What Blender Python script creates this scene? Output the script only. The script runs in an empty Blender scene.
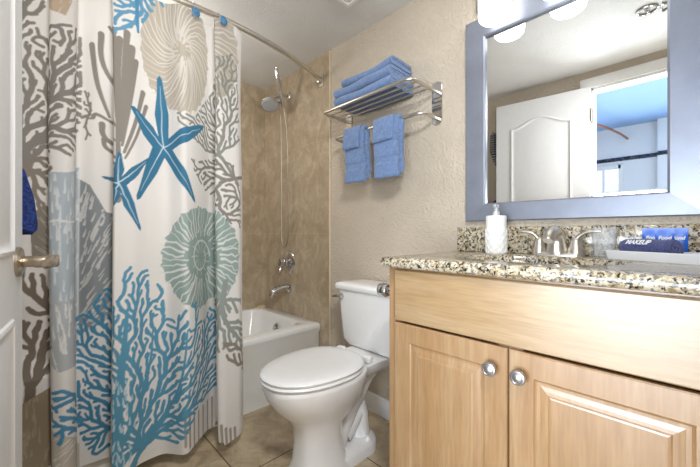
import bpy, bmesh, math, random
import numpy as np
from mathutils import Vector, Matrix, noise

scene = bpy.context.scene
COL = scene.collection
PI = math.pi

# ------------------------------------------------------------------ measures (metres)
EYE = 0.977            # eye height
W = 1.356              # painted wall with vanity and toilet (x)
LEFT = -0.14           # wall with the doorway (x)
FAR = 2.358            # tiled wall behind the tub (y)
NEAR = -0.14           # wall behind the camera (y)
CEIL = 2.124
TILE_Y = 1.572         # where the shower tile starts
TUB_Y = 1.652
YAW = math.radians(44.2)
FOC = 330.0

# ------------------------------------------------------------------ helpers
def lin(c):
    if isinstance(c, str):
        c = c.lstrip('#'); c = [int(c[i:i + 2], 16) / 255 for i in (0, 2, 4)]
    return tuple((x / 12.92 if x <= 0.04045 else ((x + 0.055) / 1.055) ** 2.4) for x in c[:3])

def rgba(c):
    return (*lin(c), 1.0)

class MB:
    """collects shapes into one mesh"""
    def __init__(self):
        self.bm = bmesh.new()
    def _merge(self, t):
        me = bpy.data.meshes.new('tmp'); t.to_mesh(me); t.free()
        self.bm.from_mesh(me); bpy.data.meshes.remove(me)
    def box(self, x0, x1, y0, y1, z0, z1, bev=0.0, seg=2, rot=None, piv=None):
        t = bmesh.new()
        bmesh.ops.create_cube(t, size=1)
        for v in t.verts:
            v.co = Vector(((x0 + x1) / 2 + v.co.x * (x1 - x0), (y0 + y1) / 2 + v.co.y * (y1 - y0), (z0 + z1) / 2 + v.co.z * (z1 - z0)))
        if bev > 0:
            bmesh.ops.bevel(t, geom=list(t.edges), offset=bev, segments=seg, profile=0.5, affect='EDGES')
        if rot is not None:
            p = Vector(piv); M = Matrix.Translation(p) @ rot.to_4x4() @ Matrix.Translation(-p)
            bmesh.ops.transform(t, matrix=M, verts=t.verts)
        self._merge(t)
        return self
    def loft(self, loops, cap0=True, cap1=True, closed=True, ring=False):
        bm = self.bm
        vs = [[bm.verts.new(Vector(p)) for p in L] for L in loops]
        n = len(vs[0])
        pairs = list(zip(vs, vs[1:]))
        if ring: pairs.append((vs[-1], vs[0]))
        for a, b in pairs:
            for i in range(n if closed else n - 1):
                j = (i + 1) % n
                try: bm.faces.new((a[i], a[j], b[j], b[i]))
                except ValueError: pass
        if closed and not ring:
            if cap0: bm.faces.new(list(reversed(vs[0])))
            if cap1: bm.faces.new(vs[-1])
        return self
    def tube(self, path, r, n=12, closed=False, flat=1.0):
        P = [Vector(p) for p in path]
        R = r if isinstance(r, (list, tuple)) else [r] * len(P)
        m = len(P); loops = []
        up = None
        for i in range(m):
            if closed: t = (P[(i + 1) % m] - P[i - 1])
            else: t = P[min(i + 1, m - 1)] - P[max(i - 1, 0)]
            t.normalize()
            if up is None:
                up = Vector((0, 0, 1)) if abs(t.z) < 0.9 else Vector((0, 1, 0))
            s = t.cross(up).normalized(); up = s.cross(t).normalized()
            loops.append([P[i] + (s * math.cos(2 * PI * k / n) + up * math.sin(2 * PI * k / n) * flat) * R[i] for k in range(n)])
        self.loft(loops, ring=closed)
        return self
    def lathe(self, prof, c, axis=(0, 0, 1), n=28):
        ax = Vector(axis).normalized(); c = Vector(c)
        h = Vector((1, 0, 0)) if abs(ax.x) < 0.9 else Vector((0, 1, 0))
        a = ax.cross(h).normalized(); b = ax.cross(a).normalized()
        self.loft([[c + ax * z + (a * math.cos(2 * PI * k / n) + b * math.sin(2 * PI * k / n)) * max(r, 1e-5) for k in range(n)] for r, z in prof])
        return self
    def done(self, name):
        bmesh.ops.recalc_face_normals(self.bm, faces=self.bm.faces)
        me = bpy.data.meshes.new(name); self.bm.to_mesh(me); self.bm.free()
        return me

ORIG = {}
def tag(o, label=None, cat=None, group=None, kind=None):
    if label: o['label'] = label
    if cat: o['category'] = cat
    if group: o['group'] = group
    if kind: o['kind'] = kind
    return o

def thing(name, label, cat, loc, group=None):
    o = bpy.data.objects.new(name, None); COL.objects.link(o)
    o.empty_display_size = 0.05
    o.location = loc; ORIG[o] = Vector(loc)
    return tag(o, label, cat, group)

def put(name, mb, mat, parent=None, label=None, origin=None, smooth=35):
    """link a mesh (built in world coordinates) as one object"""
    me = mb.done(name) if isinstance(mb, MB) else mb
    og = ORIG[parent] if parent is not None else Vector(origin or (0, 0, 0))
    me.transform(Matrix.Translation(-og))
    if smooth is not None:
        for p in me.polygons: p.use_smooth = True
        me.set_sharp_from_angle(angle=math.radians(smooth))
    o = bpy.data.objects.new(name, me); COL.objects.link(o)
    me.materials.append(mat)
    if parent is not None:
        o.parent = parent
    else:
        o.location = og
    ORIG[o] = og
    if label: o['label'] = label
    return o

def struct(name, mb, mat, parent=None, smooth=35):
    o = put(name, mb, mat, parent, smooth=smooth)
    if parent is None: o['kind'] = 'structure'
    return o

def text(name, body, size, mat, parent, M, extrude=0.0004, shear=0.0):
    """lettering standing on a thing; M places the text plane in the world"""
    cu = bpy.data.curves.new(name, 'FONT'); cu.body = body; cu.size = size; cu.extrude = extrude
    cu.align_x = 'CENTER'; cu.align_y = 'CENTER'; cu.shear = shear; cu.offset = 0.0006
    tmp = bpy.data.objects.new('tmp', cu); COL.objects.link(tmp)
    me = bpy.data.meshes.new_from_object(tmp.evaluated_get(bpy.context.evaluated_depsgraph_get()))
    bpy.data.objects.remove(tmp); bpy.data.curves.remove(cu)
    me.name = name; me.materials.clear(); me.materials.append(mat)
    o = bpy.data.objects.new(name, me); COL.objects.link(o)
    o.parent = parent
    o.matrix_local = Matrix.Translation(-ORIG[parent]) @ M
    return o

def catmull(pts, k=8, closed=False):
    P = [Vector(p) for p in pts]; n = len(P); out = []
    rng = range(n) if closed else range(n - 1)
    for i in rng:
        if closed: p0, p1, p2, p3 = P[i - 1], P[i], P[(i + 1) % n], P[(i + 2) % n]
        else: p0, p1, p2, p3 = P[max(i - 1, 0)], P[i], P[i + 1], P[min(i + 2, n - 1)]
        for j in range(k):
            t = j / k
            out.append(0.5 * ((2 * p1) + (p2 - p0) * t + (2 * p0 - 5 * p1 + 4 * p2 - p3) * t * t + (3 * p1 - p0 - 3 * p2 + p3) * t ** 3))
    if not closed: out.append(P[-1])
    return out

def rrect(x0, x1, y0, y1, r, k=5):
    """rounded rectangle, counter-clockwise list of (x, y)"""
    out = []
    for cx, cy, a0 in ((x1 - r, y1 - r, 0), (x0 + r, y1 - r, 90), (x0 + r, y0 + r, 180), (x1 - r, y0 + r, 270)):
        for i in range(k + 1):
            a = math.radians(a0 + 90 * i / k)
            out.append((cx + r * math.cos(a), cy + r * math.sin(a)))
    return out

# ------------------------------------------------------------------ materials
def new_mat(name):
    m = bpy.data.materials.new(name); m.use_nodes = True
    nt = m.node_tree; b = nt.nodes['Principled BSDF']
    return m, nt, b

def N(nt, kind, **kw):
    n = nt.nodes.new(kind)
    for k, v in kw.items():
        if k in n.inputs: n.inputs[k].default_value = v
        else: setattr(n, k, v)
    return n

def ramp(nt, fac, stops, interp='LINEAR'):
    r = nt.nodes.new('ShaderNodeValToRGB'); cr = r.color_ramp; cr.interpolation = interp
    while len(cr.elements) < len(stops): cr.elements.new(0.5)
    for e, (p, c) in zip(cr.elements, stops):
        e.position = p; e.color = rgba(c)
    nt.links.new(fac, r.inputs['Fac'])
    return r.outputs['Color']

def coords(nt, scale=(1, 1, 1), rot=(0, 0, 0), loc=(0, 0, 0)):
    tc = nt.nodes.new('ShaderNodeTexCoord'); mp = nt.nodes.new('ShaderNodeMapping')
    mp.inputs['Scale'].default_value = scale; mp.inputs['Rotation'].default_value = rot; mp.inputs['Location'].default_value = loc
    nt.links.new(tc.outputs['Object'], mp.inputs['Vector'])
    return mp.outputs['Vector']

def bump(nt, b, h, strength=0.3, dist=0.002):
    n = N(nt, 'ShaderNodeBump', Strength=strength, Distance=dist)
    nt.links.new(h, n.inputs['Height']); nt.links.new(n.outputs['Normal'], b.inputs['Normal'])

def mix(nt, fac, a, b, mode='MIX'):
    m = nt.nodes.new('ShaderNodeMix'); m.data_type = 'RGBA'; m.blend_type = mode
    for sock, val in ((m.inputs[0], fac), (m.inputs[6], a), (m.inputs[7], b)):
        if hasattr(val, 'links') or isinstance(val, bpy.types.NodeSocket): nt.links.new(val, sock)
        elif isinstance(val, (int, float)): sock.default_value = val
        else: sock.default_value = rgba(val)
    return m.outputs[2]

def plain(name, col, rough=0.5, metal=0.0, var=0.04, vscale=30, bmp=0.0, bscale=200, spec=None, coat=0.0, sheen=0.0):
    m, nt, b = new_mat(name)
    v = coords(nt)
    nz = N(nt, 'ShaderNodeTexNoise', Scale=vscale, Detail=4.0); nt.links.new(v, nz.inputs['Vector'])
    c = lin(col)
    dark = tuple(x * (1 - var) for x in c); lite = tuple(min(1, x * (1 + var)) for x in c)
    r = nt.nodes.new('ShaderNodeValToRGB')
    r.color_ramp.elements[0].position = 0.3; r.color_ramp.elements[0].color = (*dark, 1)
    r.color_ramp.elements[1].position = 0.7; r.color_ramp.elements[1].color = (*lite, 1)
    nt.links.new(nz.outputs['Fac'], r.inputs['Fac']); nt.links.new(r.outputs['Color'], b.inputs['Base Color'])
    b.inputs['Roughness'].default_value = rough; b.inputs['Metallic'].default_value = metal
    if spec is not None: b.inputs['Specular IOR Level'].default_value = spec
    if coat: b.inputs['Coat Weight'].default_value = coat; b.inputs['Coat Roughness'].default_value = 0.1
    if sheen: b.inputs['Sheen Weight'].default_value = sheen
    if bmp:
        n2 = N(nt, 'ShaderNodeTexNoise', Scale=bscale, Detail=3.0); nt.links.new(v, n2.inputs['Vector'])
        bump(nt, b, n2.outputs['Fac'], bmp, 0.003)
    return m

def mat_wall(name, col, strength=0.55):
    m, nt, b = new_mat(name)
    v = coords(nt)
    vo = N(nt, 'ShaderNodeTexNoise', Scale=105.0, Detail=2.0, Roughness=0.5); nt.links.new(v, vo.inputs['Vector'])
    h = ramp(nt, vo.outputs['Fac'], [(0.42, (0, 0, 0)), (0.68, (1, 1, 1))])
    big = N(nt, 'ShaderNodeTexNoise', Scale=3.0, Detail=3.0); nt.links.new(v, big.inputs['Vector'])
    c = lin(col)
    r = nt.nodes.new('ShaderNodeValToRGB')
    r.color_ramp.elements[0].position = .3; r.color_ramp.elements[0].color = (*[x * .94 for x in c], 1)
    r.color_ramp.elements[1].position = .7; r.color_ramp.elements[1].color = (*[min(1, x * 1.05) for x in c], 1)
    nt.links.new(big.outputs['Fac'], r.inputs['Fac']); nt.links.new(r.outputs['Color'], b.inputs['Base Color'])
    b.inputs['Roughness'].default_value = 0.75; b.inputs['Specular IOR Level'].default_value = 0.25
    bump(nt, b, h, strength, 0.0025)
    return m

def mat_marble(name):
    m, nt, b = new_mat(name)
    v = coords(nt)
    n1 = N(nt, 'ShaderNodeTexNoise', Scale=7.0, Detail=9.0, Roughness=0.7, Distortion=0.6); nt.links.new(v, n1.inputs['Vector'])
    v2 = coords(nt, (3.2, 3.2, 1.9), (0.5, 0.3, 0))
    n2 = N(nt, 'ShaderNodeTexNoise', Scale=2.2, Detail=10.0, Roughness=0.72, Distortion=0.7); nt.links.new(v2, n2.inputs['Vector'])
    base = ramp(nt, n1.outputs['Fac'], [(0.25, '#a19077'), (0.5, '#bbaa91'), (0.75, '#cdc0aa')])
    vein = ramp(nt, n2.outputs['Fac'], [(0.40, (0, 0, 0)), (0.49, (1, 1, 1)), (0.52, (1, 1, 1)), (0.60, (0, 0, 0))])
    f = N(nt, 'ShaderNodeMath', operation='MULTIPLY'); f.inputs[1].default_value = 0.32
    nt.links.new(vein, f.inputs[0])
    c = mix(nt, f.outputs[0], base, '#806d52')
    # thin horizontal joint at eye height and its vertical mates
    tc = nt.nodes.new('ShaderNodeTexCoord'); sp = nt.nodes.new('ShaderNodeSeparateXYZ')
    nt.links.new(tc.outputs['Object'], sp.inputs[0])
    j = None
    for ax, per, off in (('Z', 0.60, 0.377),):
        a = N(nt, 'ShaderNodeMath', operation='SUBTRACT'); nt.links.new(sp.outputs[ax], a.inputs[0]); a.inputs[1].default_value = off
        w = N(nt, 'ShaderNodeMath', operation='PINGPONG'); nt.links.new(a.outputs[0], w.inputs[0]); w.inputs[1].default_value = per / 2
        l = N(nt, 'ShaderNodeMath', operation='LESS_THAN'); nt.links.new(w.outputs[0], l.inputs[0]); l.inputs[1].default_value = 0.0016
        j = l.outputs[0]
    jf = N(nt, 'ShaderNodeMath', operation='MULTIPLY'); nt.links.new(j, jf.inputs[0]); jf.inputs[1].default_value = 0.45
    c = mix(nt, jf.outputs[0], c, '#cbb795')
    nt.links.new(c, b.inputs['Base Color'])
    b.inputs['Roughness'].default_value = 0.36
    return m

def mat_floor(name):
    m, nt, b = new_mat(name)
    # joints run at x = .605 + .45k, y = 1.254 + .45k
    v = coords(nt, (1, 1, 1), (0, 0, 0), (-0.605 + 4.5, -1.254 + 4.5, 0))
    br = nt.nodes.new('ShaderNodeTexBrick'); br.offset = 0.0; br.squash = 1.0
    for k, val in (('Scale', 1.0), ('Mortar Size', 0.0028), ('Mortar Smooth', 0.1), ('Brick Width', 0.45), ('Row Height', 0.45), ('Bias', 0.0)):
        br.inputs[k].default_value = val
    br.inputs['Color1'].default_value = (.42, .42, .42, 1); br.inputs['Color2'].default_value = (.6, .6, .6, 1); br.inputs['Mortar'].default_value = (0, 0, 0, 1)
    nt.links.new(v, br.inputs['Vector'])
    v1 = coords(nt)
    n1 = N(nt, 'ShaderNodeTexNoise', Scale=9.0, Detail=9.0, Roughness=0.66, Distortion=0.8); nt.links.new(v1, n1.inputs['Vector'])
    c = ramp(nt, n1.outputs['Fac'], [(0.28, '#927d63'), (0.45, '#b3a084'), (0.6, '#c6b699'), (0.78, '#d4c8b0')])
    c = mix(nt, 0.25, c, br.outputs['Color'], 'SOFT_LIGHT')
    n2 = N(nt, 'ShaderNodeTexNoise', Scale=60.0, Detail=4.0); nt.links.new(v1, n2.inputs['Vector'])
    pit = ramp(nt, n2.outputs['Fac'], [(0.62, (0, 0, 0)), (0.70, (1, 1, 1))])
    f = N(nt, 'ShaderNodeMath', operation='MULTIPLY'); nt.links.new(pit, f.inputs[0]); f.inputs[1].default_value = 0.45
    c = mix(nt, f.outputs[0], c, '#8a6c4a')
    c = mix(nt, br.outputs['Fac'], c, '#55432f')
    nt.links.new(c, b.inputs['Base Color'])
    b.inputs['Roughness'].default_value = 0.42
    bump(nt, b, br.outputs['Fac'], -0.4, 0.002)
    return m

def mat_granite(name):
    m, nt, b = new_mat(name)
    v = coords(nt)
    n1 = N(nt, 'ShaderNodeTexNoise', Scale=60.0, Detail=4.0, Roughness=0.65, Distortion=0.8); nt.links.new(v, n1.inputs['Vector'])
    c = ramp(nt, n1.outputs['Fac'], [(0.30, '#75644d'), (0.42, '#a8946f'), (0.50, '#c9bea4'), (0.62, '#d3ccbf'), (0.75, '#b0a590')])
    n2 = N(nt, 'ShaderNodeTexNoise', Scale=95.0, Detail=3.0, Roughness=0.6, Distortion=0.4); nt.links.new(coords(nt, loc=(3, 1, 7)), n2.inputs['Vector'])
    g = ramp(nt, n2.outputs['Fac'], [(0.53, (0, 0, 0)), (0.58, (1, 1, 1))])
    c = mix(nt, g, c, '#7d776d')
    n3 = N(nt, 'ShaderNodeTexNoise', Scale=112.0, Detail=3.0, Roughness=0.6, Distortion=0.5); nt.links.new(coords(nt, loc=(9, 4, 2)), n3.inputs['Vector'])
    k = ramp(nt, n3.outputs['Fac'], [(0.555, (0, 0, 0)), (0.59, (1, 1, 1))])
    c = mix(nt, k, c, '#26221f')
    nt.links.new(c, b.inputs['Base Color'])
    b.inputs['Roughness'].default_value = 0.14; b.inputs['Specular IOR Level'].default_value = 0.6
    return m

def mat_wood(name, vertical=True, a='#a47c4e', bcol='#b28c62', c3='#bfa17a'):
    m, nt, b = new_mat(name)
    sc = (14, 14, 1.1) if vertical else (14, 1.1, 14)
    v = coords(nt, sc)
    n1 = N(nt, 'ShaderNodeTexNoise', Scale=1.6, Detail=7.0, Roughness=0.6, Distortion=0.5); nt.links.new(v, n1.inputs['Vector'])
    v2 = coords(nt, tuple(s * 5 for s in sc))
    n2 = N(nt, 'ShaderNodeTexNoise', Scale=2.0, Detail=4.0, Distortion=0.2); nt.links.new(v2, n2.inputs['Vector'])
    c = ramp(nt, n1.outputs['Fac'], [(0.28, a), (0.5, bcol), (0.75, c3)])
    f = ramp(nt, n2.outputs['Fac'], [(0.35, '#e6e0d8'), (0.6, '#ffffff')])
    c = mix(nt, 0.7, c, f, 'MULTIPLY')
    nt.links.new(c, b.inputs['Base Color'])
    b.inputs['Roughness'].default_value = 0.36
    b.inputs['Coat Weight'].default_value = 1.0; b.inputs['Coat Roughness'].default_value = 0.36; b.inputs['Coat IOR'].default_value = 1.75
    return m

def mat_terry(name, col, var=0.34):
    m, nt, b = new_mat(name)
    v = coords(nt)
    n1 = N(nt, 'ShaderNodeTexNoise', Scale=330.0, Detail=2.0, Roughness=0.7); nt.links.new(v, n1.inputs['Vector'])
    n2 = N(nt, 'ShaderNodeTexNoise', Scale=75.0, Detail=3.0); nt.links.new(v, n2.inputs['Vector'])
    c = lin(col)
    r = nt.nodes.new('ShaderNodeValToRGB')
    r.color_ramp.elements[0].position = .3; r.color_ramp.elements[0].color = (*[x * (1 - var) for x in c], 1)
    r.color_ramp.elements[1].position = .7; r.color_ramp.elements[1].color = (*[min(1, x * (1 + var)) for x in c], 1)
    ad = N(nt, 'ShaderNodeMath', operation='MULTIPLY_ADD'); nt.links.new(n2.outputs['Fac'], ad.inputs[0]); ad.inputs[1].default_value = 0.5
    ml = N(nt, 'ShaderNodeMath', operation='MULTIPLY'); nt.links.new(n1.outputs['Fac'], ml.inputs[0]); ml.inputs[1].default_value = 0.5
    nt.links.new(ml.outputs[0], ad.inputs[2])
    nt.links.new(ad.outputs[0], r.inputs['Fac']); nt.links.new(r.outputs['Color'], b.inputs['Base Color'])
    b.inputs['Roughness'].default_value = 0.95; b.inputs['Specular IOR Level'].default_value = 0.1; b.inputs['Sheen Weight'].default_value = 0.35
    bump(nt, b, n1.outputs['Fac'], 0.9, 0.004)
    return m

def mat_emit(name, col, strength):
    m, nt, b = new_mat(name)
    b.inputs['Base Color'].default_value = rgba(col); b.inputs['Roughness'].default_value = 0.4
    b.inputs['Emission Color'].default_value = rgba(col); b.inputs['Emission Strength'].default_value = strength
    return m

def mat_glass(name, rough=0.05, col='#ffffff', ior=1.3):
    m, nt, b = new_mat(name)
    b.inputs['Base Color'].default_value = rgba(col); b.inputs['Roughness'].default_value = rough
    b.inputs['Transmission Weight'].default_value = 1.0; b.inputs['IOR'].default_value = ior
    return m

def mat_milky(name):
    m, nt, b = new_mat(name)
    b.inputs['Base Color'].default_value = rgba('#f4f8fb'); b.inputs['Roughness'].default_value = 0.12
    t = nt.nodes.new('ShaderNodeBsdfTransparent'); x = nt.nodes.new('ShaderNodeMixShader')
    lw = nt.nodes.new('ShaderNodeLayerWeight'); lw.inputs['Blend'].default_value = 0.25
    f = N(nt, 'ShaderNodeMath', operation='MULTIPLY_ADD'); nt.links.new(lw.outputs['Facing'], f.inputs[0]); f.inputs[1].default_value = 0.5; f.inputs[2].default_value = 0.12
    nt.links.new(f.outputs[0], x.inputs[0]); nt.links.new(t.outputs[0], x.inputs[1]); nt.links.new(b.outputs[0], x.inputs[2])
    nt.links.new(x.outputs[0], nt.nodes['Material Output'].inputs['Surface'])
    return m

M = dict(
    wall=mat_wall('textured beige paint', '#cbbfae', 1.2),
    ceil=mat_wall('textured ceiling paint', '#d9d8d6', 0.35),
    marble=mat_marble('tan shower stone'),
    floor=mat_floor('travertine floor tile'),
    granite=mat_granite('speckled granite'),
    wood=mat_wood('maple vertical grain'),
    wood_h=mat_wood('maple horizontal grain', False, '#a9885c', '#b5966c', '#bfa582'),
    dark=plain('dark gap', '#3a2a1a', 0.8),
    white=plain('white trim paint', '#e9e9e8', 0.4, var=0.015),
    door=plain('white door paint', '#e7e8ea', 0.42, var=0.015),
    porcelain=plain('white porcelain', '#f2f2f1', 0.08, var=0.01, coat=0.4),
    seat=plain('white seat plastic', '#f3f3f3', 0.16, var=0.01),
    acrylic=plain('white tub enamel', '#eeeeec', 0.12, var=0.01, coat=0.3),
    knob=plain('knob nickel', '#b9b9bb', 0.3, 0.9, var=0.03),
    hose=plain('braided metal hose', '#a59d92', 0.45, 0.75, var=0.1, vscale=300),
    chrome=plain('chrome', '#d8d8da', 0.08, 1.0, var=0.02),
    nickel=plain('brushed nickel', '#d6d1c8', 0.3, 1.0, var=0.05, vscale=90),
    satin=plain('satin nickel', '#b9ab98', 0.28, 1.0, var=0.05, vscale=90),
    silver=plain('brushed silver frame', '#8f95a3', 0.36, 0.6, var=0.08, vscale=12),
    towel=mat_terry('blue terry', '#718cb9'),
    navy=mat_terry('navy terry', '#464f86', 0.55),
    ceramic=plain('white ceramic', '#eeeeec', 0.3, var=0.02),
    tray=plain('white tray', '#edeff3', 0.25, var=0.01),
    packet=plain('glossy blue foil', '#1766d8', 0.25, var=0.2, vscale=60),
    print=plain('white print', '#f4f6fb', 0.5, var=0.01),
    shade=mat_emit('lit frosted glass', '#fffcf7', 3.6),
    lamp_metal=plain('fixture nickel', '#d6d6d8', 0.25, 1.0),
    glass=mat_glass('clear glass'),
    clearplastic=mat_milky('cloudy clear plastic'),
    soap=plain('tan soap', '#cdb892', 0.5),
    rubber=plain('grey nozzle rubber', '#a3a4a6', 0.6),
    hall_wall=plain('white hall tile', '#dfe3e8', 0.35, var=0.02, vscale=4),
    hall_ceil=plain('pale blue hall ceiling', '#86a8d8', 0.7, var=0.03, vscale=3),
    copper=plain('copper rod', '#b7745a', 0.3, 1.0),
    vent=plain('white vent plastic', '#e0dfdd', 0.5),
    hookblue=plain('blue glass disc', '#4e86b4', 0.15, var=0.4, vscale=120),
    blind=plain('white blind slat', '#f2f5f8', 0.5),
)
def mat_mirror():
    m, nt, b = new_mat('mirror silvering')
    b.inputs['Base Color'].default_value = (.93, .95, .95, 1); b.inputs['Metallic'].default_value = 1.0; b.inputs['Roughness'].default_value = 0.0
    return m
M['mirror'] = mat_mirror()
def mat_mosaic():
    m, nt, b = new_mat('dark mosaic band')
    v = coords(nt, (1, 60, 60))
    vo = N(nt, 'ShaderNodeTexVoronoi', Scale=1.0); nt.links.new(v, vo.inputs['Vector'])
    sp = nt.nodes.new('ShaderNodeSeparateColor'); nt.links.new(vo.outputs['Color'], sp.inputs[0])
    c = ramp(nt, sp.outputs[0], [(0.0, '#10131d'), (0.5, '#28334d'), (0.8, '#3a4a68'), (1.0, '#8892a0')], 'CONSTANT')
    nt.links.new(c, b.inputs['Base Color']); b.inputs['Roughness'].default_value = 0.2
    return m
M['mosaic'] = mat_mosaic()
def mat_beach():
    m, nt, b = new_mat('navy towel with zebra top')
    tc = nt.nodes.new('ShaderNodeTexCoord'); sp = nt.nodes.new('ShaderNodeSeparateXYZ'); nt.links.new(tc.outputs['Object'], sp.inputs[0])
    g = N(nt, 'ShaderNodeMath', operation='GREATER_THAN'); nt.links.new(sp.outputs['Z'], g.inputs[0]); g.inputs[1].default_value = -0.30
    wv = N(nt, 'ShaderNodeTexWave', Scale=16.0, Distortion=5.0, Detail=2.0); wv.bands_direction = 'Z'
    nt.links.new(tc.outputs['Object'], wv.inputs['Vector'])
    st = ramp(nt, wv.outputs['Fac'], [(0.45, '#15161a'), (0.55, '#9a9ca2')])
    nz = N(nt, 'ShaderNodeTexNoise', Scale=160.0); nt.links.new(tc.outputs['Object'], nz.inputs['Vector'])
    nv = ramp(nt, nz.outputs['Fac'], [(0.35, '#09143c'), (0.7, '#173a86')])
    c = mix(nt, g.outputs[0], nv, st)
    nt.links.new(c, b.inputs['Base Color']); b.inputs['Roughness'].default_value = 0.9
    bump(nt, b, nz.outputs['Fac'], 0.8, 0.004)
    return m
M['beach'] = mat_beach()

# ------------------------------------------------------------------ the setting
T = 0.10
struct('floor', MB().box(LEFT - T, W + T, NEAR - T, FAR + T, -0.06, 0), M['floor'])
struct('ceiling', MB().box(LEFT - T, W + T, NEAR - T, FAR + T, CEIL, CEIL + 0.06), M['ceil'])
struct('wall_right', MB().box(W, W + T, NEAR - T, FAR + T, 0, CEIL), M['wall'])
struct('wall_far', MB().box(LEFT, W, FAR, FAR + T, 0, CEIL), M['marble'])
struct('wall_near', MB().box(LEFT - T, W, NEAR - T, NEAR, 0, CEIL), M['wall'])
DOOR_Y0, DOOR_Y1, DOOR_TOP = -0.125, 0.482, 1.997
wl = MB()
wl.box(LEFT - T, LEFT, DOOR_Y1, FAR + T, 0, CEIL)
wl.box(LEFT - T, LEFT, NEAR, DOOR_Y1, DOOR_TOP, CEIL)
struct('wall_left', wl, M['wall'])
struct('wall_shower', MB().box(W - 0.009, W, TILE_Y, FAR, 0, CEIL, 0.002, 1), M['marble'])
struct('wall_shower', MB().box(LEFT, LEFT + 0.009, TILE_Y, FAR, 0.4, CEIL, 0.002, 1), M['marble'])
struct('trim_1', MB().box(W - 0.011, W, TILE_Y - 0.007, TILE_Y, 0, CEIL, 0.002, 1), plain('tile edge trim', '#d6c8ae', 0.4))
struct('baseboard_right', MB().box(W - 0.013, W, 0.70, TILE_Y - 0.007, 0, 0.105, 0.004, 2), M['white'])
struct('baseboard_left', MB().box(LEFT, LEFT + 0.012, DOOR_Y1 + 0.07, TUB_Y, 0, 0.105, 0.004, 2), M['white'])
# door casing
tr = MB()
tr.box(LEFT - T - 0.012, LEFT + 0.012, DOOR_Y1 - 0.0, DOOR_Y1 + 0.064, 0, DOOR_TOP, 0.003, 1)
tr.box(LEFT - T - 0.012, LEFT + 0.012, NEAR, DOOR_Y1 + 0.064, DOOR_TOP, DOOR_TOP + 0.072, 0.003, 1)
tr.box(LEFT - T, LEFT, DOOR_Y1 - 0.015, DOOR_Y1, 0, DOOR_TOP, 0.002, 1)
tr.box(LEFT - T, LEFT, NEAR, DOOR_Y1, DOOR_TOP - 0.015, DOOR_TOP, 0.002, 1)
struct('trim_2', tr, M['white'])

# --- the room beyond the doorway, seen in the mirror
HX = -1.885
struct('floor', MB().box(HX - T, LEFT - T, -1.2, 2.4, -0.06, 0), M['floor'])
struct('ceiling', MB().box(HX - T, LEFT - T, -1.2, 2.4, CEIL, CEIL + 0.06), M['hall_ceil'])
WY0, WY1, WZ0, WZ1 = 0.516, 1.05, 1.15, 1.70
hw = MB()
hw.box(HX - T, HX, 0.223, WY0, 0, CEIL); hw.box(HX - T, HX, WY1, 2.4, 0, CEIL)
hw.box(HX - T, HX, WY0, WY1, 0, WZ0); hw.box(HX - T, HX, WY0, WY1, WZ1, CEIL)
hw.box(HX - T, HX + 0.07, -1.2, 0.223, 0, CEIL)
struct('wall_hall', hw, M['hall_wall'])
struct('wall_hall_end', MB().box(HX, LEFT - T, 2.4, 2.5, 0, CEIL), M['hall_wall'])
struct('wall_hall_start', MB().box(HX, LEFT - T, -1.3, -1.2, 0, CEIL), M['hall_wall'])
struct('trim_3', MB().box(HX, HX + 0.008, 0.223, 2.4, 1.76, 1.80), M['mosaic'])
struct('trim_4', MB().box(HX + 0.07, HX + 0.078, -1.2, 0.223, 1.76, 1.80), M['mosaic'])
wf = MB()
wf.box(HX - 0.06, HX + 0.012, WY0 - 0.02, WY0 + 0.02, WZ0 - 0.02, WZ1 + 0.02); wf.box(HX - 0.06, HX + 0.012, WY1 - 0.02, WY1 + 0.02, WZ0 - 0.02, WZ1 + 0.02)
wf.box(HX - 0.06, HX + 0.012, WY0, WY1, WZ1 - 0.02, WZ1 + 0.02); wf.box(HX - 0.06, HX + 0.03, WY0, WY1, WZ0 - 0.02, WZ0 + 0.015)
wf.box(HX - 0.05, HX - 0.01, 0.66, 0.68, WZ0, WZ1)
win = struct('window_1', wf, M['white'])
put('pane', MB().box(HX - 0.04, HX - 0.036, WY0, WY1, WZ0, WZ1), M['glass'], win)
sl = MB()
for k in range(22):
    z = WZ0 + 0.03 + k * 0.024
    sl.box(HX - 0.03, HX - 0.012, WY0 + 0.02, WY1 - 0.02, z, z + 0.0015, rot=Matrix.Rotation(0.5, 3, 'Y'), piv=(HX - 0.02, 0, z))
put('blind', sl, M['blind'], win)
# made-up window frame, added around the hall's area lamp to enclose it
w2 = MB()
for a0, a1, b0, b1 in ((-.76, -.70, .09, 1.31), (.80, .86, .09, 1.31), (-.76, .86, .09, .15), (-.76, .86, 1.25, 1.31)):
    w2.box(HX + .07 if a1 < .2 else HX, HX + .125, a0, a1, b0, b1, .003, 1) if a1 < .2 or a0 > .2 else w2.box(HX + .0705, HX + .125, a0, a1, b0, b1, .003, 1)
struct('lamp_frame', w2, M['white'])
rod = put('curtain_rod', MB().tube(catmull([(HX + 0.0, 0.46, 1.99), (-1.55, 0.50, 1.99), (-1.1, 0.60, 1.99), (-0.75, 0.80, 1.99), (-0.55, 1.1, 1.99), (-0.45, 1.7, 1.99), (-0.42, 2.4, 1.99)]), 0.011), M['copper'], origin=(HX, 0.46, 1.99))
tag(rod, 'copper curved rod under the ceiling of the room seen in the mirror', 'rod')

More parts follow.
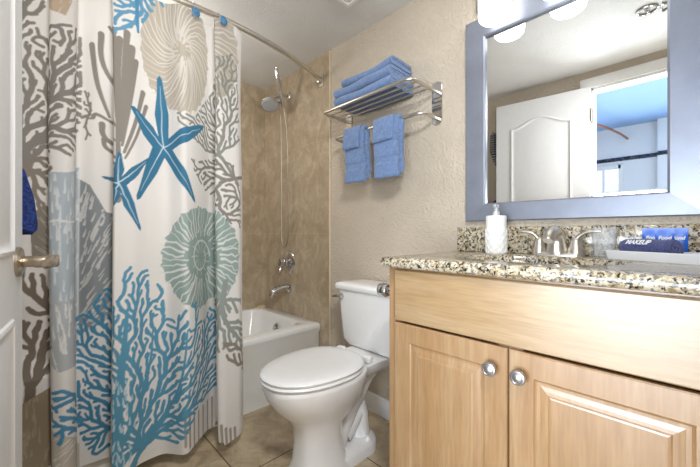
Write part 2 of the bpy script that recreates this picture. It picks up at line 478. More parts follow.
# --- the open door leaf
HINGE = Vector((-0.090, 0.479, 0)); FREE = Vector((-0.0113, 1.088, 0))
dv = (FREE - HINGE); DW = dv.length; dv.normalize(); dn = Vector((dv.y, -dv.x, 0))   # dn: out of the visible face
DT = 0.030
def dp(s, z, h=0.0):
    p = HINGE + dv * s + dn * h
    return Vector((p.x, p.y, z))
dm = MB()
dm.loft([[dp(x, z, h) for x, z in ((e, 0.008 + e), (DW - e, 0.008 + e), (DW - e, 1.995 - e), (e, 1.995 - e))] for e, h in ((0.0015, -DT), (0, -DT + .0015), (0, -.0015), (0.0015, 0))])
door = struct('door_1', dm, M['door'])
def arch(s0, s1, z0, z1, rise, k=14):
    pts = [(s0, z0), (s1, z0), (s1, z1 - rise)]
    for i in range(1, k):
        t = i / k; x = s1 + (s0 - s1) * t
        pts.append((x, z1 - rise + rise * (0.5 - 0.5 * math.cos(2 * PI * t)) if rise else z1))
    pts.append((s0, z1 - rise))
    return pts
for (s0, s1, z0, z1, rise) in ((0.105, DW - 0.105, 0.93, 1.86, 0.065), (0.105, DW - 0.105, 0.20, 0.80, 0.0)):
    for sgn, h0 in ((1, 0.0), (-1, -DT)):
        q = MB()
        cx, cz = (s0 + s1) / 2, (z0 + z1) / 2
        base = arch(s0, s1, z0, z1, rise)
        def ins(e): return [(cx + (x - cx) * (1 - 2 * e / (s1 - s0)), cz + (z - cz) * (1 - 2 * e / (z1 - z0))) for x, z in base]
        loops = [[dp(x, z, h0 + sgn * h) for x, z in ins(e)] for e, h in ((0, -0.001), (0.004, 0.004), (0.011, 0.0055), (0.017, 0.002), (0.022, 0.0006), (0.032, 0.0008), (0.05, 0.004))]
        q.loft(loops)
        put('panel', q, M['door'], door)
hd = MB(); c0 = dp(DW - 0.060, 0.9145, 0)
hd.lathe([(0.033, 0), (0.033, 0.005), (0.029, 0.009), (0.012, 0.011), (0.0125, 0.026), (0.0145, 0.031), (0.0145, 0.066), (0.012, 0.070), (0.0, 0.071)], c0, dn, 28)
hp = put('door_handle', hd, M['satin'], door)
lv = MB(); e0 = c0 + dn * 0.056
lv.tube([e0 + dv * 0.008, e0, e0 - dv * 0.03 + dn * 0.003, e0 - dv * 0.07 + dn * 0.006, e0 - dv * 0.105 + dn * 0.002, e0 - dv * 0.112], [0.010, 0.0125, 0.0115, 0.0105, 0.0095, 0.005], 14)
put('lever', lv, M['satin'], hp)
for hz in (0.25, 1.0, 1.80):
    h = MB(); h.tube([dp(-0.006, hz - 0.045, -0.002), dp(-0.006, hz + 0.045, -0.002)], 0.006); h.box(LEFT + 0.002, HINGE.x - 0.004, 0.4695, 0.4735, hz - 0.044, hz + 0.044)
    put('hinge', h, M['satin'], door)

# ------------------------------------------------------------------ bathtub
tub = thing('bathtub', 'white alcove bathtub behind the shower curtain', 'bathtub', (W - 0.75, TUB_Y, 0))
tx0, tx1, ty0, ty1, tz = LEFT + 0.010, W - 0.010, TUB_Y, FAR - 0.001, 0.402
def trl(x0, x1, y0, y1, r, z): return [(x, y, z) for x, y in rrect(x0, x1, y0, y1, r, 6)]
tb = MB()
tb.loft([
    trl(tx0, tx1, ty0 + .020, ty1, .004, 0.0),
    trl(tx0, tx1, ty0 + .020, ty1, .004, 0.34),
    trl(tx0, tx1, ty0 + .004, ty1, .006, 0.365),
    trl(tx0, tx1, ty0, ty1, .008, 0.385),
    trl(tx0 + .004, tx1 - .002, ty0 + .006, ty1 - .002, .014, tz - .003),
    trl(tx0 + .012, tx1 - .006, ty0 + .016, ty1 - .006, .02, tz),
    trl(tx0 + .10, tx1 - .080, ty0 + .075, ty1 - .045, .10, tz),
    trl(tx0 + .108, tx1 - .086, ty0 + .082, ty1 - .052, .10, tz - .006),
    trl(tx0 + .115, tx1 - .092, ty0 + .088, ty1 - .058, .10, tz - .03),
    trl(tx0 + .19, tx1 - .125, ty0 + .11, ty1 - .085, .11, 0.16),
    trl(tx0 + .23, tx1 - .15, ty0 + .13, ty1 - .11, .12, 0.105),
    trl(tx0 + .29, tx1 - .19, ty0 + .17, ty1 - .15, .12, 0.09)])
put('basin', tb, M['acrylic'], tub)
ov = MB(); ov.lathe([(0.034, 0.0), (0.034, 0.004), (0.026, 0.009), (0.0, 0.011)], (tx1 - .106, 2.02, 0.315), (-1, 0, 0.22)); ov.box(tx1 - .125, tx1 - .113, 2.012, 2.028, 0.298, 0.332, .003)
put('overflow_plate', ov, M['chrome'], tub)
put('drain', MB().lathe([(0.03, 0.0), (0.03, 0.004), (0.02, 0.006), (0, 0.004)], (tx1 - .27, 2.02, 0.0895)), M['chrome'], tub)
sp = MB(); sp.box(1.262, 1.318, 2.288, 2.328, tz, tz + 0.018, 0.008, 3)
tag(put('soap_bar', sp, M['soap'], origin=(1.29, 2.31, tz)), 'small tan soap bar on the tub ledge in the tiled corner', 'soap')

# ------------------------------------------------------------------ shower fittings on the tile
TX = W - 0.009
SY = 2.022
v_ = thing('shower_valve', 'round chrome valve with a lever on the tan shower wall', 'shower valve', (TX, SY, 0.77))
put('escutcheon', MB().lathe([(0.082, 0), (0.082, 0.003), (0.074, 0.010), (0.045, 0.016), (0.028, 0.018), (0.026, 0.04), (0, 0.041)], (TX, SY, 0.77), (-1, 0, 0), 36), M['chrome'], v_)
hv = MB(); hv.lathe([(0.024, 0.04), (0.032, 0.05), (0.034, 0.066), (0.028, 0.078), (0, 0.082)], (TX, SY, 0.77), (-1, 0, 0)); hv.tube([(TX - 0.06, SY, 0.765), (TX - 0.075, SY - 0.01, 0.735), (TX - 0.085, SY - 0.015, 0.70)], [0.011, 0.009, 0.007])
put('handle', hv, M['chrome'], v_)
s_ = thing('tub_spout', 'chrome tub spout under the shower valve', 'tub spout', (TX, SY, 0.585))
so = MB(); so.lathe([(0.036, 0), (0.036, 0.006), (0.026, 0.012)], (TX, SY, 0.590), (-1, 0, 0))
so.tube(catmull([(TX - .004, SY, .590), (TX - .05, SY, .589), (TX - .10, SY, .580), (TX - .130, SY, .562), (TX - .138, SY, .538)], 5), [0.026] * 10 + [0.025] * 6 + [0.022] * 5, 18)
put('spout_body', so, M['chrome'], s_)
put('diverter_knob', MB().lathe([(0.005, 0), (0.005, 0.014), (0.009, 0.016), (0.009, 0.022), (0, 0.024)], (TX - .118, SY, .588)), M['chrome'], s_)

sh = thing('handheld_shower', 'chrome shower head with handheld wand high on the tan tiled wall', 'shower head', (TX, SY, 1.967))
put('wall_flange', MB().lathe([(0.03, 0), (0.03, 0.003), (0.024, 0.009), (0.012, 0.013)], (TX, SY, 1.967), (-1, 0, 0)), M['chrome'], sh)
put('shower_arm', MB().tube(catmull([(TX, SY, 1.967), (TX - .05, SY, 1.962), (TX - .10, SY - .004, 1.937), (TX - .125, SY - .006, 1.915)], 5), 0.0105), M['chrome'], sh)
hdc = Vector((1.175, 1.99, 1.862)); hdn = Vector((-0.22, -0.42, -0.88)).normalized()
put('bracket', MB().tube([(TX - .118, SY - .006, 1.925), (TX - .135, SY - .006, 1.902), (TX - .15, SY - .016, 1.89)], [0.018, 0.021, 0.018]).tube([(TX - .13, SY - .01, 1.905), (TX - .085, SY - .055, 1.885)], 0.014), M['chrome'], sh)
h1 = put('spray_head', MB().lathe([(0.014, -0.035), (0.022, -0.022), (0.038, -0.012), (0.058, 0.012), (0.063, 0.024), (0.061, 0.03), (0.054, 0.031)], hdc - hdn * 0.01, hdn, 32), M['chrome'], sh)
fm = MB(); fm.lathe([(0.053, 0.03), (0.05, 0.034), (0.0, 0.035)], hdc - hdn * 0.01, hdn, 32)
a1 = hdn.cross(Vector((0, 0, 1))).normalized(); a2 = hdn.cross(a1)
for rr, nn in ((0.015, 6), (0.03, 12), (0.043, 16)):
    for k in range(nn):
        p = hdc + hdn * 0.024 + (a1 * math.cos(2 * PI * k / nn) + a2 * math.sin(2 * PI * k / nn)) * rr
        fm.tube([p, p + hdn * 0.004], 0.0022, 6)
put('spray_face', fm, M['rubber'], h1)
w0 = Vector((1.262, 1.955, 1.835)); w1 = Vector((1.142, 1.868, 2.062))
put('hand_wand', MB().tube([w0, w0.lerp(w1, .08), w0.lerp(w1, .35), w0.lerp(w1, .7), w0.lerp(w1, .93), w1], [0.011, 0.0145, 0.0125, 0.0135, 0.0115, 0.004], 14), M['chrome'], sh)
ho = catmull([w0, (1.278, 1.958, 1.78), (1.296, 1.962, 1.6), (1.304, 1.965, 1.3), (1.308, 1.965, 1.02), (1.312, 1.99, 0.915), (1.316, 2.03, 0.885), (1.316, 2.065, 0.93), (1.316, 2.07, 1.2), (1.312, 2.065, 1.55), (1.29, 2.04, 1.82), (1.235, 2.018, 1.912)], 8)
put('hose', MB().tube(ho, 0.0038, 8), M['hose'], sh)

# ------------------------------------------------------------------ curtain rod (curved)
RC, RH = 0.62, 0.735
def rod_y(x): return 1.485 + 0.170 * ((x - RC) / RH) ** 2
RZ = 1.957
cr = thing('curtain_rod', 'curved satin metal shower curtain rod across the tub alcove', 'curtain rod', (TX, 1.645, RZ))
put('pole', MB().tube([(x, rod_y(x), RZ) for x in np.linspace(LEFT + 0.012, TX - 0.008, 40)], 0.0125, 14), M['nickel'], cr)
for xx, d in ((TX, -1), (LEFT + 0.009, 1)):
    y = rod_y(xx)
    put('flange', MB().box(min(xx, xx + d * .006), max(xx, xx + d * .006), y - .026, y + .026, RZ - .036, RZ + .036, 0.0025, 2).lathe([(0.022, 0.004), (0.020, 0.03), (0.014, 0.034)], (xx, y, RZ), (d, 0, 0)), M['nickel'], cr)

# ------------------------------------------------------------------ shower curtain: pleated cloth with a printed sea-life design
ctrl = [(-.075, .00), (-.062, .05), (-.03, .055), (.012, .065), (.0365, .05), (.0335, -.035), (.045, -.055), (.064, -.05), (.0795, -.01), (.077, .07), (.0857, .095), (.113, .075), (.1445, .085), (.1515, .06), (.1478, -.05),
        (.160, -.068), (.190, -.058), (.2237, -.02), (.267, .0), (.3127, -.06), (.336, -.045), (.362, .015), (.385, .07), (.4085, .075), (.412, .03), (.4075, -.06), (.426, -.085), (.450, -.08), (.482, -.065), (.4895, -.01)]
pl = []
for r, off in ctrl:
    y = 1.5
    for _ in range(30):
        y = rod_y(r * y) + off + 0.008
    pl.append((r * y, y, 0.0))
dense = catmull(pl, 24)
dx = np.array([p.x for p in dense]); dy = np.array([p.y for p in dense])
sl_ = np.concatenate([[0], np.cumsum(np.hypot(np.diff(dx), np.diff(dy)))])
SL = sl_[-1]
GS, GZ = 0.0026, 0.0028
Z1C = 1.922
ns = int(SL / GS); nz_ = int(Z1C / GZ)
S = np.linspace(0, SL, ns); PX = np.interp(S, sl_, dx); PY = np.interp(S, sl_, dy)
OFF = PY - np.array([rod_y(x) for x in PX]) - 0.008
def plan(rr):
    """nearest point of the cloth in plan along a sight line x/y = rr"""
    ratio = PX / PY
    best = None
    for i in range(len(S) - 1):
        a, b = ratio[i] - rr, ratio[i + 1] - rr
        if a * b <= 0 and a != b:
            t = a / (a - b); y = PY[i] + t * (PY[i + 1] - PY[i])
            if best is None or y < best[1]: best = (S[i] + t * GS, y, PX[i] + t * (PX[i + 1] - PX[i]))
    return best
_cache = {}
def cl(u, v):
    """a point of the print, read off the photograph, to cloth coordinates (s, z)"""
    k = round(u * 2) / 2
    if k not in _cache:
        a = (k - 350) / FOC
        rr = (math.sin(YAW) + a * math.cos(YAW)) / (math.cos(YAW) - a * math.sin(YAW))
        q = plan(rr)
        if q is None:
            rmin = (PX / PY).min()
            q = (S[0], PY[0], PX[0]) if rr < rmin else (S[-1], PY[-1], PX[-1])
        _cache[k] = (q[0], math.sin(YAW) * q[2] + math.cos(YAW) * q[1])
    s, d = _cache[k]
    return np.array((s, EYE + (233.5 - v) / FOC * d))

# canvas of the print, 1.3 mm per cell, anti-aliased by distance
CR = 0.0013
cw, chh = int(SL / CR) + 2, int(1.96 / CR)
canvas = np.zeros((chh, cw, 3), np.float32); canvas[:] = lin('#ebe9e7')
CLIP = [-9.0, 9.0]
def _win(x0, x1, z0, z1):
    x0 = max(x0, CLIP[0]); x1 = min(x1, CLIP[1])
    if x1 <= x0: return None
    i0 = max(0, int(x0 / CR) - 1); i1 = min(cw, int(x1 / CR) + 2); j0 = max(0, int(z0 / CR) - 1); j1 = min(chh, int(z1 / CR) + 2)
    if i1 <= i0 or j1 <= j0: return None
    gx, gz = np.meshgrid((np.arange(i0, i1)) * CR, (np.arange(j0, j1)) * CR)
    return (slice(j0, j1), slice(i0, i1)), gx, gz
def _paint(sl, alpha, col):
    c = np.array(lin(col), np.float32)
    canvas[sl] += (c - canvas[sl]) * alpha[..., None]
def stroke(p0, p1, w0, w1, col, a=1.0):
    p0 = np.asarray(p0, float); p1 = np.asarray(p1, float); w = max(w0, w1) / 2 + CR
    q = _win(min(p0[0], p1[0]) - w, max(p0[0], p1[0]) + w, min(p0[1], p1[1]) - w, max(p0[1], p1[1]) + w)
    if q is None: return
    sl, gx, gz = q; d = p1 - p0; L2 = max(d @ d, 1e-12)
    t = np.clip(((gx - p0[0]) * d[0] + (gz - p0[1]) * d[1]) / L2, 0, 1)
    dist = np.hypot(gx - p0[0] - t * d[0], gz - p0[1] - t * d[1])
    _paint(sl, a * np.clip(((w0 + (w1 - w0) * t) / 2 - dist) / CR + 0.5, 0, 1), col)
def poly(pts, col, a=1.0):
    P = np.array(pts)
    q = _win(P[:, 0].min(), P[:, 0].max(), P[:, 1].min(), P[:, 1].max())
    if q is None: return
    sl, gx, gz = q; ins = np.zeros(gx.shape, bool)
    for (x0, z0), (x1, z1) in zip(P, np.roll(P, -1, 0)):
        if z0 == z1: continue
        ins ^= ((gz < z0) != (gz < z1)) & (gx < (x1 - x0) * (gz - z0) / (z1 - z0) + x0)
    _paint(sl, ins * a, col)
def path(pts, w, col, a=1.0):
    m = len(pts)
    for i in range(m - 1):
        wa = w[0] + (w[1] - w[0]) * i / (m - 1); wb = w[0] + (w[1] - w[0]) * (i + 1) / (m - 1)
        stroke(pts[i], pts[i + 1], wa, wb, col, a)
def smoothpts(pts, k=6):
    return [np.array((p.x, p.y)) for p in catmull([(a, b, 0) for a, b in pts], k)]
def inside(P, x, z):
    r = False
    for (x0, z0), (x1, z1) in zip(P, P[1:] + P[:1]):
        if (z0 > z) != (z1 > z) and x < (x1 - x0) * (z - z0) / (z1 - z0) + x0: r = not r
    return r
def coral(area, root, col, seed, gap=0.019, tip=0.0105, wmax=0.03, power=0.18, fork=(0.022, 0.042), roots=1, seeds=900, bias=0.25):
    """a forking coral grown until it fills an outline of the print"""
    rg = np.random.default_rng(seed); step = 0.006
    P = [tuple(cl(*p)) for p in area]; r0 = np.array(cl(*root), float)
    cen = np.mean(P, 0); d0 = cen - r0; d0 /= max(np.hypot(*d0), 1e-6)
    X = np.zeros((6000, 2)); par = []; deep = int(gap / step) + 3
    n = 0
    def add(p, k):
        nonlocal n
        X[n] = p; par.append(k); n += 1
        return n - 1
    def anc(k):
        out = []
        for _ in range(deep):
            if k < 0: break
            out.append(k); k = par[k]
        return out
    def free(p, k):
        d = np.hypot(X[:n, 0] - p[0], X[:n, 1] - p[1]); near = np.nonzero(d < gap)[0]
        if len(near) == 0: return True
        A = set(anc(k))
        for j in near:
            if not A.intersection(anc(int(j))): return False
        return True
    add(r0, -1)
    tips = []
    for a in np.linspace(-.5, .5, roots) if roots > 1 else (0,):
        tips.append([0, math.atan2(d0[1], d0[0]) + a * 1.2, 0.0, rg.uniform(*fork), 0])
    inz = inside(P, *r0)
    tries = 0
    while (tips or tries < seeds) and n < 5900:
        if not tips:
            tries += 1
            k = int(rg.integers(0, n)); 
            if par[k] < 0: continue
            d = X[k] - X[par[k]]; a = math.atan2(d[1], d[0]) + rg.choice((-1, 1)) * rg.uniform(.6, 1.1)
            p = X[k] + np.array((math.cos(a), math.sin(a))) * gap * 1.05
            dd = np.hypot(X[:n, 0] - p[0], X[:n, 1] - p[1])
            if (dd < gap * .92).sum() > 0 or not inside(P, *p): continue
            tips.append([k, a, 0.0, rg.uniform(*fork), 1])
        t = tips.pop(int(rg.integers(0, len(tips))))
        k, a, ln, fk, ent = t
        o = X[k] - r0; rad = math.atan2(o[1], o[0]) if np.hypot(*o) > .02 else a
        if not ent:          # the stem outside the outline heads straight for it
            if ln > 0.5: continue
            tgt = cen + (X[0] - cen) * .25 - X[k]; a = math.atan2(tgt[1], tgt[0]) + (t[3] % .01 - .005) * 120 * (roots > 1) * min(1, np.hypot(*tgt) * 3)
        else: a += bias * math.sin(rad - a) * .3 + rg.normal(0, .13)
        for da in (0, .3, -.3, .65, -.65):
            p = X[k] + np.array((math.cos(a + da), math.sin(a + da))) * step
            ok_in = inside(P, *p)
            if ok_in: ent = 1
            if not ent or (ok_in and free(p, k)): break
        else: continue
        m = add(p, k); a += da; ln += step
        if ent and not t[4]: ln = 0.0
        if ent and ln > fk:
            f = rg.uniform(.36, .58)
            for sg in (-1, 1): tips.append([m, a + sg * f, 0.0, rg.uniform(*fork), ent])
        else: tips.append([m, a, ln, fk, ent])
    cnt = np.zeros(n); kids = np.bincount([p for p in par if p >= 0], minlength=n)
    for i in range(n - 1, -1, -1):
        if kids[i] == 0: cnt[i] = 1
        if par[i] >= 0: cnt[par[i]] += cnt[i]
    wd = np.minimum(tip * cnt ** power, wmax)
    for i, p in enumerate(par):
        if p >= 0: stroke(X[p], X[i], min(wd[p], wd[i] * 1.3), wd[i], col)
def ring_shell(cu, cv, ru, rv, col, line, seed, nrib=30, inner=0.32, curl=0.35, core=True, lw=0.005, c=None, ex=None):
    """a coiled shell: a disc cut by pale wavy ribs around a smaller coil"""
    rg = np.random.default_rng(seed); c = cl(cu, cv) if c is None else c
    ex = ex or abs(cl(cu + ru, cv)[0] - cl(cu - ru, cv)[0]) / 2; ez = abs(cl(cu, cv - rv)[1] - cl(cu, cv + rv)[1]) / 2
    P = []
    for k in range(180):
        t = 2 * PI * k / 180; sc = 1 - 0.045 * abs(math.sin(t * nrib / 4)) + 0.01 * rg.normal()
        P.append((c[0] + ex * sc * math.cos(t), c[1] + ez * sc * math.sin(t)))
    poly(P, col)
    for k in range(nrib):
        t0 = 2 * PI * (k + rg.uniform(-.2, .2)) / nrib
        r0 = inner + rg.uniform(0.02, 0.2); pts = []
        for j in range(7):
            f = r0 + (1.03 - r0) * j / 6; t = t0 + curl * (1 - f) + 0.022 * rg.normal()
            pts.append((c[0] + ex * f * math.cos(t), c[1] + ez * f * math.sin(t)))
        w = lw * rg.uniform(.5, 1.5)
        path(pts, (w * 1.3, w * 0.5), line)
    if core:
        pts = [(c[0] + ex * inner * math.cos(t) * (1 - .012 * i), c[1] + ez * inner * math.sin(t) * (1 - .012 * i)) for i, t in enumerate(np.linspace(0, 2 * PI * 1.1, 40))]
        path(pts, (0.008, 0.008), line)
        for k in range(11):
            t = 2 * PI * k / 11
            path([(c[0] + ex * f * math.cos(t + .6 * f), c[1] + ez * f * math.sin(t + .6 * f)) for f in (0.1, .17, .24, inner)], (0.002, 0.0045), line)
def star(center, tips, col, w, seed):
    rg = np.random.default_rng(seed); c = cl(*center)
    tp = [cl(*t) for t in tips]
    tp.sort(key=lambda p: math.atan2(p[1] - c[1], p[0] - c[0]))
    P = []
    for i, t in enumerate(tp):
        nx = tp[(i + 1) % len(tp)]
        d = t - c; L = np.hypot(*d); d = d / L; n_ = np.array((-d[1], d[0]))
        for f, ww in ((.45, .62), (.75, .36), (.96, .20)): P.append(c + d * L * f - n_ * w * ww * (1 + .1 * rg.normal()))
        P.append(t + d * 0.004)
        for f, ww in ((.96, .20), (.75, .36), (.45, .62)): P.append(c + d * L * f + n_ * w * ww * (1 + .1 * rg.normal()))
        m = (d + (nx - c) / np.hypot(*(nx - c))); mm = np.hypot(*m)
        m = m / mm if mm > 0.2 else n_
        P.append(c + m * w * 0.95)
    # start the notch list between arms
    poly(P, col)
    for t in tp:
        q = [c + (t - c) * f + np.array((rg.normal(), rg.normal())) * 0.0012 for f in np.linspace(0, .86, 8)]
        path(q, (0.0042, 0.0012), '#cfe0ea')
def shell_fan(area, col, line, apex, n, seed, lw=0.004, a=1.0):
    rg = np.random.default_rng(seed); P = [tuple(cl(*p)) for p in area]
    poly(P, col, a); ap = cl(*apex); xs = [p[0] for p in P]; zs = [p[1] for p in P]
    for k in range(n):
        q0 = np.array((rg.uniform(min(xs), max(xs)), rg.uniform(min(zs), max(zs)))); d = q0 - ap; d /= max(np.hypot(*d), 1e-6); L = rg.uniform(.02, .07)
        pts = [q0 + d * L * f + np.array((rg.normal(), rg.normal())) * .0008 for f in np.linspace(0, 1, 5)]
        pts = [p for p in pts if inside(P, *p)]
        if len(pts) > 1: path(pts, (lw * rg.uniform(.6, 1.6), lw * .3), line)

GREY, TAUPE, BLUE, TEAL, SAGE, TAN = '#8d8985', '#8f867b', '#5c9ab8', '#2a6d9c', '#9aaeaa', '#c0b8ac'
PALE = '#e0dedb'
# tan coiled shell at the top edge
ring_shell(184, 48, 42, 64, TAN, '#dedad3', 3, 46, 0.08, 0.9, False, 0.0052, ex=.185)
# fan of tan at the very top, above the grey coral
shell_fan([(44, -25), (70, -25), (72, 0), (66, 13), (52, 8), (44, 0)], '#c3b09c', '#ddd0c2', (50, 40), 40, 5)
# grey fan coral
coral([(20, 20), (30, 15), (44, 40), (52, 24), (72, 24), (78, 36), (79, 60), (80, 95), (79, 130), (72, 155), (58, 150), (45, 160), (20, 175), (18, 60)], (26, 172), GREY, 11, .0185, .0105, .03, .2)
coral([(83, 92), (90, 95), (90, 140), (83, 140)], (81, 118), GREY, 4, .016, .008)
coral([(16, -10), (46, -12), (46, 12), (36, 18), (16, 16)], (18, 26), GREY, 12, .02, .012)
# coral lower down on the shaded fold
coral([(20, 155), (50, 158), (54, 168), (46, 190), (44, 212), (20, 225)], (20, 160), TAUPE, 13, .019, .011)
# grey sea fronds
for tip_, mid_, base_, wd_ in (((90, 47), (96, 85), (108, 118), .017), ((99, 37), (105, 75), (114, 125), .017), ((107, 31), (112, 70), (116, 130), .010), ((113, 27), (114, 70), (117, 135), .020), ((120, 36), (118, 75), (118, 135), .018), ((128, 30), (124, 70), (119, 130), .019),
                               ((133, 46), (128, 85), (120, 140), .021), ((137, 60), (131, 95), (121, 145), .016), ((143, 92), (136, 118), (123, 152), .017), ((146, 106), (138, 130), (124, 158), .013), ((101, 125), (108, 142), (116, 158), .017), ((103, 140), (110, 152), (117, 165), .014), ((92, 118), (102, 118), (114, 140), .012)):
    path(smoothpts([cl(*base_), cl(*mid_), cl(*tip_)], 8), (wd_ * .55, wd_ * 1.25), '#918b84')
path([cl(117, 200), cl(117, 150), cl(116, 110)], (.02, .012), '#918b84')
# blue coral hanging from the top hem
coral([(115, -14), (168, -14), (166, 6), (150, 12), (140, 26), (128, 24), (115, 30)], (140, -34), '#6aa0c2', 21, .0185, .011)
path([cl(138, -20), cl(138, 14), cl(139, 30)], (.02, .011), '#5494bd')
# grey-blue fan shells between the folds
shell_fan([(50, 172), (66, 172), (79, 168), (79, 330), (70, 338), (50, 345)], '#b3bec7', '#d9dee2', (62, 420), 150, 41, 0.007)
path([cl(50, 222), cl(60, 220), cl(70, 222), cl(79, 219)], (.008, .008), '#dfe2e4')
shell_fan([(52, 300), (79, 300), (79, 352), (70, 368), (58, 372), (51, 364)], '#b9bfc4', '#e6e7e8', (70, 400), 60, 42, 0.006)
shell_fan([(80, 180), (90, 185), (99, 200), (106, 212), (112, 222), (112, 305), (100, 325), (80, 335)], '#8f9599', '#cfcecc', (66, 400), 200, 43, 0.0075)
shell_fan([(30, 215), (46, 205), (50, 230), (50, 262), (32, 262)], '#8f887e', '#b9b2a8', (60, 290), 40, 44, 0.005)
# sage coiled shell
ring_shell(201, 257, 42, 51, SAGE, '#dfe3e0', 6, 46, 0.36, 0.14, True, 0.0064, ex=.232)
# the fold nearest the free edge shows the outer ribs of the same kind of shells
CLIP[0] = cl(222, 250)[0] - 0.03
for cu_, cv_, ru_, rv_, c_, l_, sd_, nr_, inn_, cu2, lw_ in ((201, 257, 42, 51, SAGE, '#dfe3e0', 6, 46, .36, .14, .0066), (190, 48, 56, 66, TAN, '#dedad3', 3, 46, .30, .55, .0052)):
    k0 = cl(222, cv_); ring_shell(cu_, cv_, ru_, rv_, c_, l_, sd_, nr_, inn_, cu2, False, lw_, c=np.array((k0[0] - (222 - cu_) * .0047, k0[1])), ex=ru_ * .0047)
CLIP[0] = -9.0
# grey corals down the free edge
coral([(225, 55), (236, 52), (240, 70), (241, 160), (232, 168), (218, 158), (205, 150), (196, 140), (180, 120), (178, 112), (196, 118), (212, 95), (214, 80)], (239, 185), '#94958f', 31, .0165, .0085, .016, .14)
coral([(192, 158), (200, 162), (214, 160), (240, 168), (241, 228), (228, 222), (220, 206), (205, 190), (196, 172)], (242, 178), '#8f8b85', 32, .019, .009, .016, .14)
# grey-green and taupe coral under the shell
coral([(216, 300), (240, 290), (242, 345), (226, 352), (216, 335)], (226, 282), '#98a19c', 61, .021, .012)
coral([(220, 342), (243, 345), (243, 372), (228, 360)], (246, 372), '#948c84', 62, .022, .012)
# thick taupe coral in the shaded fold
coral([(20, 262), (34, 262), (48, 285), (50, 320), (46, 372), (32, 396), (20, 398)], (27, 402), '#7d7166', 71, .027, .015, .03, .2, (.03, .055))
coral([(52, 318), (76, 314), (74, 330), (58, 356), (51, 352)], (46, 372), '#8d8883', 72, .02, .010)
shell_fan([(20, 400), (50, 382), (51, 470), (20, 475)], '#a4957f', '#bdb09b', (36, 560), 70, 73, 0.004)
shell_fan([(51, 430), (79, 440), (79, 475), (51, 475)], '#c9c2b8', '#e4e0da', (80, 400), 40, 74, 0.006)
# taupe fringe by the hem
for k in range(12):
    u = 184 + k * 4.5; t0 = 402 + 4 * math.sin(k * .8) + (24 if u > 214 else (6 - k) * 2.0)
    if u < 236: path([cl(u, t0), cl(u + .5, t0 + 32 - (12 if u > 214 else 0))], (.013, .010), '#ada398')
# the great blue coral
coral([(113, 470), (113, 306), (119, 300), (124, 274), (130, 266), (134, 282), (141, 272), (147, 270), (147, 298), (153, 302), (156, 284), (161, 290), (163, 318), (176, 322), (178, 312), (185, 310), (187, 330), (190, 304), (197, 302), (198, 322), (206, 318), (210, 308), (216, 312), (216, 385), (206, 394), (196, 408), (184, 436), (172, 446), (150, 446), (132, 470)], (120, 492), BLUE, 81, .0182, .0108, .026, .15, (.022, .045), 5, 2500)
coral([(78, 318), (92, 310), (104, 290), (112, 284), (112, 448), (96, 455), (84, 440), (78, 425)], (113, 462), '#4c8cad', 82, .0175, .0105, .024, .15, (.02, .04), 4, 1500)  # darker blue on the recessed fold, its shade put into the print colour
coral([(51, 392), (62, 390), (78, 404), (79, 424), (66, 434), (58, 446), (51, 424)], (82, 418), '#5496bd', 83, .018, .011)
path(smoothpts([cl(119, 480), cl(118, 430), cl(120, 390), cl(124, 350), cl(127, 310)], 8), (.045, .010), BLUE)
for q in (((126, 440), (140, 400), (150, 360), (152, 330)), ((122, 420), (112, 380), (114, 340)), ((128, 455), (160, 420), (180, 380), (186, 330)), ((134, 452), (170, 425), (205, 370))):
    path(smoothpts([cl(*p) for p in q], 8), (.020, .006), BLUE)
# starfish
star((163, 147), [(160, 76), (131, 105), (204, 127), (196, 202), (136, 199)], '#3e7b9d', 0.046, 51)
star((117, 183), [(118, 152), (102, 177), (149, 158), (139, 230), (113, 205)], '#3b789b', 0.028, 52)
# pale slits that net the trunk
rg = np.random.default_rng(9)
for k in range(46):
    v = rg.uniform(380, 470); u = 118 + rg.normal() * 9; p = cl(max(114, u), v)
    stroke(p, p + np.array((rg.normal() * .004, rg.uniform(.012, .03))), rg.uniform(.004, .009), .003, '#bcd6e4')

# mesh of the cloth
hem = np.where(PX > 0.60, 0.064, 0.076) + 0.006 * np.sin(S * 24)
vt = np.linspace(0, 1, nz_)
Zg = hem[None, :] + (Z1C - hem[None, :]) * vt[:, None]
top = np.clip((Zg - 1.75) / 0.17, 0, 1)
amp = 1.12 - 0.42 * np.clip((Zg - 0.1) / 1.8, 0, 1) - 0.15 * top
wob = 0.006 * np.sin(Zg * 3.1 + S[None, :] * 9) + 0.004 * np.sin(Zg * 7.3 + S[None, :] * 17)
ROD = np.array([rod_y(x) for x in PX])
Yg = ROD[None, :] + 0.008 * (1 - top) + OFF[None, :] * amp + wob * (1 - top)
lim = 1.636 + 0.4 * np.clip((Zg - 0.45) / 0.6, 0, 1)
Yg = np.where(Yg > lim - .03, lim - .03 + .03 * np.tanh((Yg - lim + .03) / .03), Yg)
Xg = np.repeat(PX[None, :], nz_, 0) + 0.004 * np.sin(Zg * 2.3 + S[None, :] * 6) + 0.018 * (0.5 - vt)[:, None] * np.clip((S[None, :] / SL - .75) * 4, 0, 1)
nv = ns * nz_
co = np.stack([Xg, Yg, Zg], -1).reshape(-1, 3).astype(np.float32)
corg = Vector((0.3, rod_y(0.3), 0.0))
co -= np.array(corg, np.float32)
idx = np.arange(nv).reshape(nz_, ns)
quads = np.stack([idx[:-1, :-1], idx[:-1, 1:], idx[1:, 1:], idx[1:, :-1]], -1).reshape(-1, 4)
me = bpy.data.meshes.new('shower_curtain')
me.vertices.add(nv); me.vertices.foreach_set('co', co.ravel())
nq = len(quads); me.loops.add(nq * 4); me.polygons.add(nq)
me.loops.foreach_set('vertex_index', quads.ravel().astype(np.int32))
me.polygons.foreach_set('loop_start', (np.arange(nq) * 4).astype(np.int32))
me.polygons.foreach_set('use_smooth', np.ones(nq, bool))
